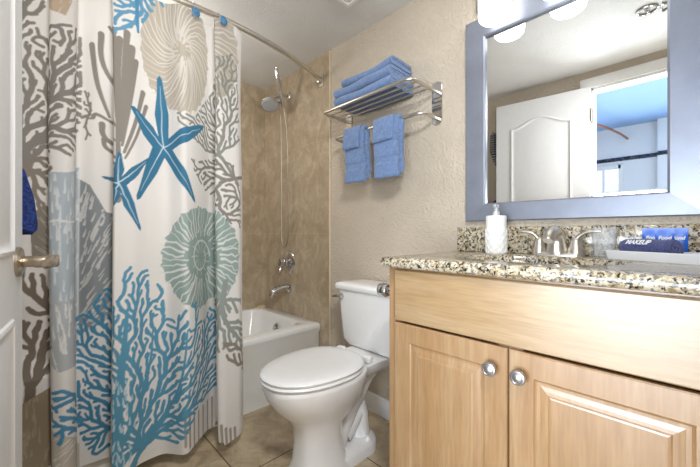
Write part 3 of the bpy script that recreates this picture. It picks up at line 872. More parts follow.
me.update(calc_edges=True)
# sample the print (2 x 2 box) at the cloth's own coordinates
ci = np.clip(S / CR, 0, cw - 2).astype(int)[None, :].repeat(nz_, 0); cj = np.clip(Zg / CR, 0, chh - 2).astype(int)
colr = (canvas[cj, ci] + canvas[cj + 1, ci] + canvas[cj, ci + 1] + canvas[cj + 1, ci + 1]) / 4
# plain hem bands
att = me.color_attributes.new('print', 'FLOAT_COLOR', 'POINT')
rgba_ = np.ones((nv, 4), np.float32); rgba_[:, :3] = colr.reshape(-1, 3)
att.data.foreach_set('color', rgba_.ravel())
mc, nt, b = new_mat('printed curtain cloth')
at = nt.nodes.new('ShaderNodeAttribute'); at.attribute_name = 'print'
nzc = N(nt, 'ShaderNodeTexNoise', Scale=900.0); nt.links.new(coords(nt), nzc.inputs['Vector'])
nt.links.new(at.outputs['Color'], b.inputs['Base Color'])
b.inputs['Roughness'].default_value = 0.7; b.inputs['Specular IOR Level'].default_value = 0.25; b.inputs['Sheen Weight'].default_value = 0.1
trn = nt.nodes.new('ShaderNodeBsdfTranslucent'); nt.links.new(at.outputs['Color'], trn.inputs['Color'])
mx = nt.nodes.new('ShaderNodeMixShader'); mx.inputs[0].default_value = 0.22
nt.links.new(b.outputs[0], mx.inputs[1]); nt.links.new(trn.outputs[0], mx.inputs[2])
nt.links.new(mx.outputs[0], nt.nodes['Material Output'].inputs['Surface'])
me.materials.append(mc)
cur = bpy.data.objects.new('shower_curtain', me); COL.objects.link(cur); cur.location = corg
tag(cur, 'white fabric shower curtain printed with blue coral, starfish, shells and grey coral', 'shower curtain')

# hooks on the rod
for x, lab in ((0.505, 'metal curtain hook with blue disc, farther from the free edge of the curtain'), (0.612, 'metal curtain hook with blue disc nearest the free edge of the curtain')):
    y = rod_y(x)
    h = thing('curtain_hook', lab, 'curtain hook', (x, y, RZ), 'curtain hooks on the shower rod')
    ring = [(x, y + 0.0165 * math.sin(a), RZ + 0.0165 * math.cos(a)) for a in np.linspace(-2.4, 2.4, 22)]
    put('hook_wire', MB().tube(ring + [(x, y - 0.004, RZ - 0.03)], 0.0018, 8), M['chrome'], h)
    yy = min(float(Yg[-30:, np.abs(PX - x) < 0.022].min()), y) - 0.006
    put('disc', MB().lathe([(0.0, -0.004), (0.014, -0.004), (0.0185, 0.0), (0.014, 0.004), (0.0, 0.006)], (x, yy - .008, RZ - 0.047), (0.25, -1, -0.1), 24), M['hookblue'], h)

# ------------------------------------------------------------------ toilet
TYC = 1.078
to = thing('toilet', 'white two-piece toilet with closed lid beside the vanity', 'toilet', (W - 0.4, TYC, 0))
def tp(x, y, z): return (W - x, TYC + y, z)
def egg(xb, xf, hw, z, n=44, sq=2.3):
    """egg-shaped section, wider towards the back third"""
    out = []
    cx = xb + (xf - xb) * 0.45
    for k in range(n):
        t = 2 * PI * k / n; c, s = math.cos(t), math.sin(t)
        e = 2 / sq
        xx = (abs(c) ** e) * (1 if c > 0 else -1); yy = (abs(s) ** e) * (1 if s > 0 else -1)
        out.append(tp(cx + xx * ((xf - cx) if c > 0 else (cx - xb)), yy * hw * (1 - 0.05 * xx), z))
    return out
bw = MB()
bw.loft([egg(.36, .615, .102, 0.0, sq=2.8), egg(.36, .612, .102, .03, sq=2.8), egg(.385, .600, .092, .06, sq=2.6), egg(.40, .595, .084, .14, sq=2.5), egg(.39, .605, .090, .21, sq=2.4),
         egg(.315, .640, .112, .255), egg(.295, .685, .137, .30), egg(.282, .715, .155, .345), egg(.275, .730, .165, .385), egg(.275, .730, .165, .402), egg(.28, .724, .160, .407)])
# foot plate running back to the wall side
def foot(e, z): return [tp(x, y, z) for x, y in rrect(.185 + e, .55, -.098 + e, .098 - e, .082, 8)]
bw.loft([foot(0, 0), foot(0, .035), foot(.006, .048), foot(.02, .056)])
# trapway
bw.tube([tp(*p) for p in ((.215, 0, .375), (.255, 0, .30), (.32, 0, .20), (.385, 0, .11), (.42, 0, .03))], [.085, .062, .050, .052, .06], 18)
bw.tube([tp(*p) for p in ((.262, 0, .20), (.258, 0, .190), (.25, 0, .15), (.25, 0, .09), (.252, 0, .03))], [.012, .034, .042, .048, .06], 18)
bw.tube([tp(*p) for p in ((.25, 0, .16), (.30, 0, .13), (.36, 0, .09))], [.036, .044, .05], 14)
# deck that carries the tank
bw.loft([[tp(x, y, z) for x, y in rrect(.03 + e, .40, -w, w, .03, 5)] for z, w, e in ((.335, .075, .06), (.365, .105, .02), (.39, .118, .0), (.405, .118, .0))])
bowl = put('bowl', bw, M['porcelain'], to, smooth=50)
for sy in (-1, 1):
    put('bolt_cap', MB().lathe([(.013, 0), (.013, .008), (.009, .016), (0, .019)], tp(.27, sy * .078, .055), n=16), M['porcelain'], to)
def seatloop(e, z): return egg(.300 + e, .740 - e, .172 - e, z, 52, 2.2)
st = MB(); st.loft([seatloop(.012, .409), seatloop(.003, .412), seatloop(0, .418), seatloop(.003, .4245), seatloop(.012, .427)])
put('seat', st, M['seat'], to, smooth=50)
ld = MB(); ld.loft([seatloop(.010, .4285), seatloop(.001, .431), seatloop(-.001, .437), seatloop(.004, .4435), seatloop(.014, .447), seatloop(.05, .4495), seatloop(.11, .4505)])
for sy in (-1, 1): ld.box(*sorted((W - .30, W - .268)), TYC + sy * .085 - .022, TYC + sy * .085 + .022, .409, .438, .008, 3)
put('toilet_lid', ld, M['seat'], to, smooth=50)
def tk(x0, x1, hw, z, r=.035): return [tp(x, y, z) for x, y in rrect(x0, x1, -hw, hw, r, 6)]
tn = MB(); tn.loft([tk(.045, .155, .14, .405, .03), tk(.03, .182, .168, .412, .04), tk(.024, .190, .196, .44, .04), tk(.018, .202, .217, .69, .04)])
put('tank', tn, M['porcelain'], to, smooth=50)
tl = MB(); tl.loft([tk(.014, .206, .222, .689), tk(.010, .214, .229, .695), tk(.010, .215, .230, .712), tk(.014, .210, .225, .722), tk(.03, .196, .19, .7275), tk(.06, .16, .15, .729)])
put('tank_lid', tl, M['porcelain'], to, smooth=50)
fl = MB(); fl.lathe([(.016, 0), (.016, .006), (.010, .010), (.009, .018)], tp(.201, .172, .655), (-1, 0, 0), 18); fl.tube([tp(.213, .168, .655), tp(.216, .186, .657), tp(.218, .205, .654), tp(.219, .218, .649)], [.007, .008, .0075, .006], 10)
put('flush_lever', fl, M['chrome'], to)

# ------------------------------------------------------------------ vanity
VY0, VY1, VC = -0.110, 0.707, 0.3136
CZ, CB = 0.901, 0.868
FX = 0.868     # face of the frame, doors stand in front of it
va = thing('vanity_cabinet', 'maple vanity cabinet with two raised panel doors', 'cabinet', (1.1, VC, 0))
VL = 0.703
cb = MB()
yv = VY0 + .015
cb.box(FX, W - .001, VL - .018, VL, 0.0, CB - .001, 0.001, 1); cb.box(FX, W - .001, yv, yv + .018, 0.0, CB - .001, 0.001, 1)
cb.box(FX, FX + .018, yv + .018, VL - .018, 0.695, CB - .001); cb.box(FX, FX + .018, yv + .018, VL - .018, 0.10, 0.14)
cb.box(FX, FX + .018, VC - .03, VC + .03, 0.14, 0.695); cb.box(FX, FX + .018, VL - .05, VL - .018, 0.14, 0.695); cb.box(FX, FX + .018, yv + .018, yv + .05, 0.14, 0.695)
cb.box(FX + .018, W - .013, yv + .018, VL - .018, 0.10, 0.118); cb.box(W - .013, W - .001, yv + .018, VL - .018, 0.10, CB - .02); cb.box(FX + .06, FX + .075, yv + .018, VL - .018, 0.0, 0.10)
put('cabinet_box', cb, M['wood'], va)
def slab_front(y0, y1, z0, z1, th, mat_, name, loops):
    m_ = MB()
    L = []
    for e, h in loops:
        L.append([(FX - h, y0 + e, z0 + e), (FX - h, y1 - e, z0 + e), (FX - h, y1 - e, z1 - e), (FX - h, y0 + e, z1 - e)])
    m_.loft(L)
    return put(name, m_, mat_, va, smooth=None)
th = 0.018
slab_front(VY0 + .045, 0.668, 0.698, 0.860, th, M['wood_h'], 'drawer_front', [(0, .001), (0, th - .003), (.003, th)])
prof = [(0, .001), (0, th - .003), (.003, th), (.056, th), (.0585, th - .003), (.062, th - .005), (.069, th - .005), (.079, th - .0032), (.086, th - .0026), (.089, th - .0008), (.093, th)]
for y0, y1, ky in ((0.3156, 0.668, 0.351), (VY0 + .045, 0.3116, 0.283)):
    d = slab_front(y0, y1, 0.13, 0.691, th, M['wood'], 'door', prof)
    k = MB(); k.lathe([(.009, 0), (.0065, .005), (.006, .012), (.011, .015), (.0175, .019), (.0182, .023), (.0165, .0275), (.0135, .0285), (.0125, .0275), (.010, .029), (0, .031)], (FX - th, ky, .636), (-1, 0, 0), 30)
    put('knob', k, M['knob'], d, label='round brushed nickel knob')

# granite top with an oval sink cut-out
ct = thing('countertop', 'speckled beige and black granite countertop on the vanity', 'countertop', (1.1, VC, CB))
cxm, cym = 1.085, VC
x0, x1, y0, y1 = 0.826, W - .001, VY0, VY1
angs = sorted([2 * PI * k / 80 for k in range(80)] + [math.atan2(yy - cym, xx - cxm) % (2 * PI) for xx in (x0, x1) for yy in (y0, y1)])
def rect_loop(e, z):
    out = []
    for a in angs:
        c, s = math.cos(a), math.sin(a); t = 1e9
        if c > 1e-9: t = min(t, (x1 - cxm) / c)
        if c < -1e-9: t = min(t, (x0 + e - cxm) / c)
        if s > 1e-9: t = min(t, (y1 - e - cym) / s)
        if s < -1e-9: t = min(t, (y0 + e - cym) / s)
        out.append((cxm + c * t, cym + s * t, z))
    return out
def oval(e, z): return [(cxm - .012 + (.150 - e) * math.cos(a), cym + (.205 - e) * math.sin(a), z) for a in angs]
cm = MB()
cm.loft([oval(0, CB), oval(0, CZ - .003), oval(-.003, CZ), rect_loop(.010, CZ), rect_loop(.004, CZ - .0025), rect_loop(0.0, CZ - .010), rect_loop(0.0, CB + .010), rect_loop(.004, CB + .0025), rect_loop(.010, CB)], ring=True)
put('slab', cm, M['granite'], ct, smooth=50)
put('backsplash', MB().box(W - .020, W - .001, VY0, VY1 - .002, CZ + .0005, 1.003, .0025, 2), M['granite'], ct)
sk = thing('sink', 'white oval undermount sink set in the granite countertop', 'sink', (cxm, cym, CB - .14))
sm = MB(); sm.loft([oval(-.02, CB - .001), oval(-.004, CB - .001), oval(0.002, CB - .004), oval(.012, CB - .05), oval(.04, CB - .10), oval(.09, CB - .125), oval(.125, CB - .13)], cap0=False)
put('basin', sm, M['porcelain'], sk, smooth=60)
put('drain', MB().lathe([(.022, 0), (.022, .003), (.015, .004), (0, .002)], (cxm - .012, cym, CB - .13)), M['nickel'], sk)

# ------------------------------------------------------------------ faucet
fx, fy = 1.288, VC
fa = thing('faucet', 'brushed nickel two-handle faucet behind the sink', 'faucet', (fx, fy, CZ))
bb = MB()
bb.loft([[(x, y, z) for x, y in rrect(fx - .027 + e, fx + .027 - e, fy - .078 + e, fy + .078 - e, .026 - e * .5, 7)] for e, z in ((0, CZ), (0, CZ + .008), (.003, CZ + .0115), (.007, CZ + .0125))])
put('base_plate', bb, M['nickel'], fa, smooth=50)
spm = MB()
sc = catmull([(fx + .004, fy, CZ + .010), (fx, fy, CZ + .035), (fx - .008, fy, CZ + .062), (fx - .028, fy, CZ + .080), (fx - .060, fy, CZ + .080), (fx - .092, fy, CZ + .066), (fx - .105, fy, CZ + .052)], 5)
rr = np.interp(np.linspace(0, 1, len(sc)), [0, .2, .4, .6, .8, 1], [.037, .030, .023, .0195, .0175, .0145]).tolist()
spm.tube(sc, rr, 18)
put('spout', spm, M['nickel'], fa, smooth=60)
put('lift_rod', MB().tube([(fx + .020, fy, CZ + .01), (fx + .020, fy, CZ + .085)], .0025, 8).lathe([(.003, 0), (.007, .003), (.007, .010), (0, .013)], (fx + .020, fy, CZ + .085), n=14), M['nickel'], fa)
for sg in (-1, 1):
    hy = fy + sg * .054
    hm = MB(); hm.lathe([(.0255, .010), (.0245, .018), (.020, .032), (.017, .046), (.0145, .056), (.008, .063), (0, .064)], (fx, hy, CZ), n=22)
    hm.tube(catmull([(fx, hy, CZ + .050), (fx - .002, hy + sg * .008, CZ + .066), (fx - .004, hy + sg * .026, CZ + .079), (fx - .006, hy + sg * .05, CZ + .083), (fx - .008, hy + sg * .068, CZ + .082)], 5), np.interp(np.linspace(0, 1, 21), [0, .3, .8, 1], [.0105, .0085, .0075, .0045]).tolist(), 12, flat=.75)
    put('handle', hm, M['nickel'], fa, smooth=60)

# ------------------------------------------------------------------ things on the counter
dc = Vector((1.268, 0.510, CZ))
so_ = thing('soap_dispenser', 'white soap dispenser with raised diamond pattern and clear pump', 'soap dispenser', dc)
body = MB(); body.lathe([(.034, 0), (.0362, .002), (.0362, .138), (.034, .143), (.012, .144), (.012, .147), (0, .147)], dc, n=40)
dm_ = MB()
for k in range(10):           # diamond lattice raised over the lower part
    for sg in (-1, 1):
        pts = []
        for j in range(13):
            t = j / 12; a = 2 * PI * k / 10 + sg * t * PI * 0.6
            pts.append(dc + Vector((.0364 * math.cos(a), .0364 * math.sin(a), .004 + t * .088)))
        body.tube(pts, .0026, 6)
put('bottle', body, M['ceramic'], so_)
pm = MB(); pm.lathe([(.013, .146), (.013, .158), (.009, .160), (.008, .172), (.011, .173), (.011, .184), (.005, .186), (0, .186)], dc, n=18); pm.tube([dc + Vector((0, 0, .178)), dc + Vector((-.03, -.008, .180)), dc + Vector((-.036, -.010, .174))], [.005, .004, .003], 10)
put('pump', pm, plain('clear pump plastic', '#cfd2d4', 0.12, 0.3), so_)

ta = math.radians(-30)
tR = Matrix.Rotation(ta, 3, 'Z')
tc_ = Vector((1.232, 0.043, CZ))
def tw(x, y, z):   # tray-local to world
    return tc_ + tR @ Vector((x, y, z))
tray = thing('tray', 'white rectangular tray holding a rolled cloth on the counter', 'tray', tc_)
tm = MB()
def trect(hx, hy, z, r): return [tw(x, y, z) for x, y in rrect(-hx, hx, -hy, hy, r, 4)]
tm.loft([trect(.047, .125, .0005, .006), trect(.051, .129, .0245, .006), trect(.050, .128, .026, .006), trect(.0475, .1255, .026, .005), trect(.045, .123, .006, .005)])
put('tray_body', tm, M['tray'], tray, smooth=40)
rR = Matrix.Rotation(math.radians(-41), 3, 'Z'); rC = tw(-.003, .036, 0)
def rw(x, y, z): return rC + rR @ Vector((x, y, z))
# rolled wash cloth: a spiral cross-section drawn out along the tray
ro = thing('rolled_washcloth', 'navy rolled washcloth with white lettering lying in the tray', 'washcloth', tw(0, .02, .007))
rl = MB()
RR = .029
rc = Vector((0, 0, .0075 + RR))
sp_o, sp_i = [], []
for k in range(90):
    t = k / 89; a = -2.2 + t * 2 * PI * 2.6
    r_ = RR * (1 - .80 * t)
    sp_o.append((r_ * math.cos(a), r_ * math.sin(a))); sp_i.append(((r_ - .0060) * math.cos(a), (r_ - .0082) * math.sin(a)))
L0 = sp_o + [(max(-1, 1) * x, z) for x, z in reversed(sp_i)]
ys = np.linspace(-.068, .082, 18)
loops = []
for j, y in enumerate(ys):
    q = 1.0 - 0.10 * (1 if j in (0, 17) else 0)
    loops.append([rw(rc.x + x * q, y, rc.z + z * q + .0012 * math.sin(y * 60 + x * 90)) for x, z in L0])
rl.loft(loops, cap0=False, cap1=False)
# ends: strip between the two edges of the spiral
for Lp in (loops[0], loops[-1]):
    vs = [rl.bm.verts.new(p) for p in Lp]; n2 = len(vs)
    for i in range(n2 // 2 - 1):
        rl.bm.faces.new((vs[i], vs[i + 1], vs[n2 - 2 - i], vs[n2 - 1 - i]))
rcl = put('cloth_roll', rl, M['navy'], ro, smooth=60)
ang = math.radians(62)     # lettering wraps on the upper front of the roll
nrm = rR @ Vector((-math.sin(ang), 0, math.cos(ang))); xax = rR @ Vector((0, -1, 0)); yax = nrm.cross(xax)
pc = rw(rc.x - (RR + .0022) * math.sin(ang), .012, rc.z + (RR + .0022) * math.cos(ang))
MT = Matrix((( xax.x, yax.x, nrm.x, pc.x), (xax.y, yax.y, nrm.y, pc.y), (xax.z, yax.z, nrm.z, pc.z), (0, 0, 0, 1)))
text('lettering', 'MAKEUP', .0190, M['print'], ro, MT, shear=.25)

for i, (yc, hw_, lean, body_, lab) in enumerate(((0.0775, .022, 0.0, 'Food', 'blue foil packet behind the rolled cloth, nearest the faucet'), (0.050, .021, .004, 'Food', 'blue foil packet behind the rolled cloth, middle of three'), (0.0225, .021, 0.0, 'Pond', 'blue foil packet standing behind the spiral end of the rolled cloth'))):
    px_ = W - .0285 - .0045 * (i == 1)
    pk = thing('foil_packet', lab, 'packet', (px_, yc, CZ), 'blue packets against the backsplash')
    pm_ = MB(); rows = []
    for j in range(13):
        t = j / 12; z = CZ + .0005 + t * .0915
        thk = .0055 * math.sin(PI * min(1, max(0, (t - .06) / .88))) ** .7 if .06 < t < .94 else .0006
        wv = hw_ * (1 - .04 * math.sin(PI * t))
        ring = []
        for k in range(14):
            s = -1 + 2 * k / 13; ring.append((px_ - max(.0004, thk * .5 * (1 - s * s) ** .6), yc + s * wv, z))
        for k in range(14):
            s = 1 - 2 * k / 13; ring.append((px_ + max(.0004, thk * .5 * (1 - s * s) ** .6), yc + s * wv, z))
        rows.append(ring)
    pm_.loft(rows)
    put('pouch', pm_, M['packet'], pk, smooth=50)
    Mx = Matrix(((0, 0, -1, px_ - .0034), (-1, 0, 0, yc), (0, 1, 0, CZ + .063), (0, 0, 0, 1)))
    text('lettering', body_, .0135, M['print'], pk, Mx, shear=.2)

# clear plastic wrapped cup beside the tray
cpv = Vector((1.296, 0.187, CZ))
cup = thing('plastic_cup', 'clear plastic cup standing between faucet and tray', 'cup', cpv)
cpm = MB(); cpm.lathe([(0, .0005), (.024, .0005), (.0255, .003), (.033, .090), (.0345, .092), (.0335, .0935), (.0318, .091), (.0243, .005), (0, .0045)], cpv, n=32)
put('cup_body', cpm, M['clearplastic'], cup)

# ------------------------------------------------------------------ toilet paper holder on the cabinet side
tph = thing('toilet_paper_holder', 'chrome toilet paper holder on the cabinet side above the toilet tank', 'toilet paper holder', (0.93, VL, 0.777))
for xx in (0.905, 1.045):
    put('post', MB().lathe([(.026, 0), (.026, .004), (.02, .009), (.012, .013), (.012, .030), (.021, .034), (.0245, .040), (.0255, .058), (.022, .070), (0, .074)], (xx, VL, 0.777), (0, 1, 0), 26), M['chrome'], tph)
put('roller', MB().tube([(0.915, VL + .050, 0.777), (1.035, VL + .050, 0.777)], .008, 14), M['chrome'], tph)

# ------------------------------------------------------------------ mirror
MY0, MY1, MZ0, MZ1 = -.037, .665, 1.028, 1.865
IY0, IY1, IZ0, IZ1 = .045, .583, 1.100, 1.782
mi = thing('mirror', 'large wall mirror in a wide brushed silver frame over the vanity', 'mirror', (W, VC, MZ0))
def yz(y0, y1, z0, z1, x): return [(x, y0, z0), (x, y1, z0), (x, y1, z1), (x, y0, z1)]
fr = MB()
fr.loft([yz(MY0, MY1, MZ0, MZ1, W - .001), yz(MY0, MY1, MZ0, MZ1, W - .022), yz(MY0 + .003, MY1 - .003, MZ0 + .003, MZ1 - .003, W - .025),
         yz(IY0 - .006, IY1 + .006, IZ0 - .006, IZ1 + .006, W - .021), yz(IY0, IY1, IZ0, IZ1, W - .017), yz(IY0, IY1, IZ0, IZ1, W - .001)], ring=True)
put('mirror_frame', fr, M['silver'], mi, smooth=None)
gl = MB()
gl.loft([yz(IY0, IY1, IZ0, IZ1, W - .002), yz(IY0, IY1, IZ0, IZ1, W - .0075), yz(IY0 + .012, IY1 - .012, IZ0 + .012, IZ1 - .012, W - .0078)])
put('mirror_glass', gl, M['mirror'], mi, smooth=None)

# ------------------------------------------------------------------ vanity light
LX, LYS = 1.274, (0.519, 0.311, 0.103)
li = thing('vanity_light', 'three-shade vanity light bar above the mirror, switched on', 'light fixture', (W, 0.311, 1.87))
put('backplate', MB().box(W - .022, W - .001, 0.0, 0.622, 1.895, 1.99, .006, 3), M['lamp_metal'], li)
for ly in LYS:
    put('arm', MB().tube(catmull([(W - .02, ly, 1.945), (W - .05, ly, 1.965), (LX, ly, 1.968), (LX, ly, 1.945)], 5), .008).lathe([(.012, 1.925), (.03, 1.922), (.032, 1.935), (.02, 1.95), (.009, 1.955)], (LX, ly, 0)), M['lamp_metal'], li)
    put('lamp_shade', MB().lathe([(0, 1.790), (.030, 1.7905), (.048, 1.794), (.056, 1.803), (.058, 1.82), (.058, 1.90), (.056, 1.918), (.04, 1.924), (0, 1.925)], (LX, ly, 0), n=32), M['shade'], li)

# ------------------------------------------------------------------ towel rack and towels
rk = thing('towel_rack', 'wall mounted chrome hotel towel rack with shelf and bar over the toilet', 'towel rack', (W, 1.10, 1.58))
PY0, PY1 = 0.814, 1.400
SZ, BZ = 1.633, 1.510
SX, BX = 1.152, 1.238
for py in (PY0, PY1):
    pts = []
    for k in range(28):
        a = 2 * PI * k / 28; pts.append((py + .0265 * math.cos(a), (1.6525 if math.sin(a) >= 0 else 1.504) + .0265 * math.sin(a)))
    put('mounting_plate', MB().loft([[(x, py + (y - py) * q, 1.578 + (z - 1.578) * (1 - (1 - q) * .3)) for y, z in pts] for x, q in ((W - .001, 1), (W - .004, 1), (W - .006, .94))]), M['chrome'], rk)
def ubar(x, z, r, rc_):
    pts = [(W - .004, PY0, z)]
    pts += [(x + rc_, PY0, z)]
    for k in range(1, 7):
        a = PI / 2 * k / 6; pts.append((x + rc_ - rc_ * math.sin(a), PY0 + rc_ - rc_ * math.cos(a), z))
    for k in range(0, 7):
        a = PI / 2 * k / 6; pts.append((x + rc_ - rc_ * math.cos(a), PY1 - rc_ + rc_ * math.sin(a), z))
    pts += [(W - .004, PY1, z)]
    return MB().tube(pts, r, 14)
put('shelf_frame', ubar(SX, SZ, .0085, .035), M['nickel'], rk)
for k in range(3):
    x = SX + .045 + k * .046
    put('shelf_rod', MB().tube([(x, PY0 + .004, SZ - .003), (x, PY1 - .004, SZ - .003)], .0045, 10), M['nickel'], rk)
put('towel_bar', ubar(BX, BZ, .0085, .035), M['nickel'], rk)

def ribbon(center, t):
    """outline of a thick folded sheet from its centre line (2-D points)"""
    A, B = [], []
    n = len(center)
    for i in range(n):
        p = Vector(center[max(i - 1, 0)]); q = Vector(center[min(i + 1, n - 1)]); d = (q - p).normalized(); nn = Vector((-d.y, d.x))
        c = Vector(center[i]); A.append(c + nn * t / 2); B.append(c - nn * t / 2)
    endc = (A[-1] + B[-1]) / 2 + (Vector(center[-1]) - Vector(center[-2])).normalized() * t * .4
    stc = (A[0] + B[0]) / 2 + (Vector(center[0]) - Vector(center[1])).normalized() * t * .4
    return A + [endc] + list(reversed(B)) + [stc]
def sweep(mb, outline, y0, y1, fn, n=22):
    loops = []
    for j in range(n):
        t = j / (n - 1); y = y0 + (y1 - y0) * t
        e = 0.0
        loops.append([fn(p.x, y, p.y, t) for p in outline])
    mb.loft(loops)
def wob3(p, a=.0022, f=14):
    p = Vector(p)
    return p + Vector((noise.noise(p * f), noise.noise(p * f + Vector((7, 3, 1))), noise.noise(p * f + Vector((2, 9, 4))))) * a
def folded(y0, y1, xf, xb, z0, h, seed, skew=0.0):
    """a bath towel folded into a slab: outer layer folded over at the front, inner layer inside it"""
    mb = MB()
    t = h * .30; r = (h - t) / 2
    outer = [(xb + 0.004, z0 + t / 2)] + [(xf + h / 2 + (xb - xf - h / 2) * (1 - k / 6), z0 + t / 2) for k in range(1, 6)]
    outer += [(xf + h / 2 - (h - t) / 2 * math.sin(a) * 1.0, z0 + h / 2 - r * math.cos(a)) for a in np.linspace(0, PI, 11)]
    outer += [(xf + h / 2 + (xb - xf - h / 2) * k / 6, z0 + h - t / 2) for k in range(1, 7)]
    fn = lambda x, y, z, tt: wob3(Vector((x + skew * (y - y0) + .004 * math.sin(y * 16 + seed), y, z - .004 * math.sin((tt - .1) * PI) + .003 * math.sin(y * 21 + seed * 2))), .003)
    sweep(mb, ribbon(outer, t), y0, y1, fn)
    t2 = h * .17; zi = z0 + h / 2
    inner = [(xb - .002, zi - t2 * .55)] + [(xf + h * .62 + (xb - xf - h * .62) * (1 - k / 5), zi - t2 * .55) for k in range(1, 5)]
    inner += [(xf + h * .55 - t2 * .5 * math.sin(a), zi - t2 * .55 * math.cos(a)) for a in np.linspace(0, PI, 7)]
    inner += [(xf + h * .62 + (xb - xf - h * .62) * k / 5, zi + t2 * .55) for k in range(1, 6)]
    sweep(mb, ribbon(inner, t2 * .9), y0 + .003, y1 - .004, fn)
    return mb
zs0 = SZ + .0145
for i, (y0, y1, xf, h, dz, sk, lab) in enumerate(((.940, 1.315, 1.163, .050, 0, -.02, 'folded blue bath towel at the bottom of the stack on the rack shelf'),
                                               (.945, 1.325, 1.165, .048, .054, .01, 'folded blue bath towel in the middle of the stack on the rack shelf'),
                                               (.950, 1.290, 1.180, .038, .106, .03, 'folded blue bath towel on top of the stack on the rack shelf'))):
    o = put('bath_towel', folded(y0, y1, xf, 1.340, zs0 + dz, h, i * 1.7, sk), M['towel'], origin=(1.25, 1.13, zs0 + dz), smooth=60)
    tag(o, lab, 'towel', 'folded towels on the rack shelf')

def hanging(yc, w, lf, lb, seed):
    mb = MB(); R = .0165; t = .014
    c = [(BX + R + .006, BZ - lb)] + [(BX + R + .002, BZ - lb * (1 - k / 8)) for k in range(1, 8)]
    c += [(BX + R * math.cos(a), BZ + R * math.sin(a)) for a in np.linspace(0, PI, 9)]
    c += [(BX - R - .003 * k / 40, BZ - lf * k / 40) for k in range(1, 41)]
    def fn(x, y, z, tt):
        d = max(0, (BZ - z)) / .27
        return wob3((x - .004 * math.sin(y * 30 + seed) * d + (.004 if abs(BZ - lf + .078 - z) < .014 else 0) * (1 if x < BX - .01 else 0), yc + (y - yc) * (1 + .03 * d) + .004 * math.sin(z * 18 + seed), z), .003, 20)
    sweep(mb, ribbon(c, t), yc - w / 2, yc + w / 2, fn, 14)
    # inner half of the folded towel, set back and peeping out towards the door side
    c2 = [(BX - .012, BZ - .008 - .02 * k) for k in range(0, int((lf - .02) / .02) + 1)]
    sweep(mb, ribbon([(x + .006, z) for x, z in c2], .012), yc - w / 2 - .016, yc + w / 2 - .02, fn, 12)
    # short flap folded down over the front
    c3 = [(BX - R * .2, BZ + R + .0105)] + [(BX + (R + .011) * math.cos(a), BZ + (R + .011) * math.sin(a)) for a in np.linspace(PI * .62, PI, 6)] + [(BX - R - .0125 - .004 * k / 5, BZ - .088 * k / 5) for k in range(1, 6)]
    sweep(mb, ribbon(c3, .010), yc - w / 2 + .024, yc + w / 2 + .003, fn, 12)
    return mb
for yc, w, lf, lb, sd, lab in ((1.216, .134, .262, .215, .4, 'blue hand towel on the rack bar, the one closer to the shower'), (1.005, .140, .262, .220, 2.1, 'blue hand towel on the rack bar, the one closer to the mirror')):
    o = put('hand_towel', hanging(yc, w, lf, lb, sd), M['towel'], origin=(BX, yc, BZ), smooth=60)
    tag(o, lab, 'towel', 'hand towels over the rack bar')

# ------------------------------------------------------------------ ceiling vent and ring
cv = thing('ceiling_vent', 'white square exhaust vent in the bathroom ceiling', 'vent', (1.03, 1.08, CEIL))
vm = MB()
vx0, vx1, vy0, vy1 = .905, 1.155, .952, 1.202
def hz(e, z): return [(x, y, z) for x, y in rrect(vx0 + e, vx1 - e, vy0 + e, vy1 - e, .006, 3)]
vm.loft([hz(0, CEIL), hz(0, CEIL - .008), hz(.006, CEIL - .014), hz(.022, CEIL - .014), hz(.026, CEIL - .006), hz(.026, CEIL)], ring=True)
put('frame', vm, M['vent'], cv)
gm = MB()
for k in range(12): gm.box(vx0 + .026, vx1 - .026, vy0 + .032 + k * .0163, vy0 + .041 + k * .0163, CEIL - .011, CEIL - .004)
put('grille', gm, M['vent'], cv)
for cx_, cy_, lab in ((.43, .150, 'thin metal sprinkler ring on the ceiling, seen whole in the mirror'), (.40, .058, 'thin metal sprinkler ring on the ceiling, cut by the mirror frame')):
    cri = MB(); cri.tube([(cx_ + .040 * math.cos(a), cy_ + .040 * math.sin(a), CEIL - .006) for a in np.linspace(0, 2 * PI, 28, endpoint=False)], .005, 8, closed=True)
    cri.lathe([(.012, 0), (.012, .008), (.006, .016), (0, .018)], (cx_, cy_, CEIL), (0, 0, -1), 14)
    tag(put('ceiling_sprinkler', cri, M['chrome'], origin=(cx_, cy_, CEIL)), lab, 'sprinkler', 'sprinklers on the ceiling')

# ------------------------------------------------------------------ navy towel hanging behind the door edge
hk = thing('wall_hook', 'satin metal hook on the wall behind the open door', 'hook', (LEFT, 1.135, 1.80))
put('hook_body', MB().lathe([(.02, 0), (.02, .004), (.008, .008), (.007, .04)], (LEFT, 1.135, 1.80), (1, 0, 0), 16).tube([(LEFT + .035, 1.135, 1.80), (LEFT + .075, 1.135, 1.795), (LEFT + .085, 1.135, 1.81), (LEFT + .088, 1.135, 1.825)], .006, 10), M['satin'], hk)
nb = MB(); secs = ((1.80, -.062, .018, .022, 1.13), (1.77, -.062, .030, .024, 1.13), (1.65, -.062, .036, .026, 1.128), (1.56, -.075, .032, .024, 1.105), (1.48, -.095, .026, .022, 1.066), (1.25, -.095, .026, .022, 1.066), (1.19, -.080, .030, .024, 1.09), (1.13, -.050, .038, .026, 1.128), (1.06, -.032, .038, .026, 1.13), (1.00, -.022, .036, .025, 1.13), (.985, -.020, .034, .024, 1.13), (.979, -.020, .028, .018, 1.13))
loops = []
for z, cx_, rx, ry, cy_ in secs:
    L = []
    for k in range(40):
        a = 2 * PI * k / 40; q = 1 + .10 * math.sin(5 * a + z * 6) + .05 * math.sin(9 * a - z * 11)
        L.append((cx_ + rx * q * math.cos(a), cy_ + ry * q * math.sin(a) , z + .006 * math.sin(3 * a) * (z < 1.1)))
    loops.append(L)
ll = []
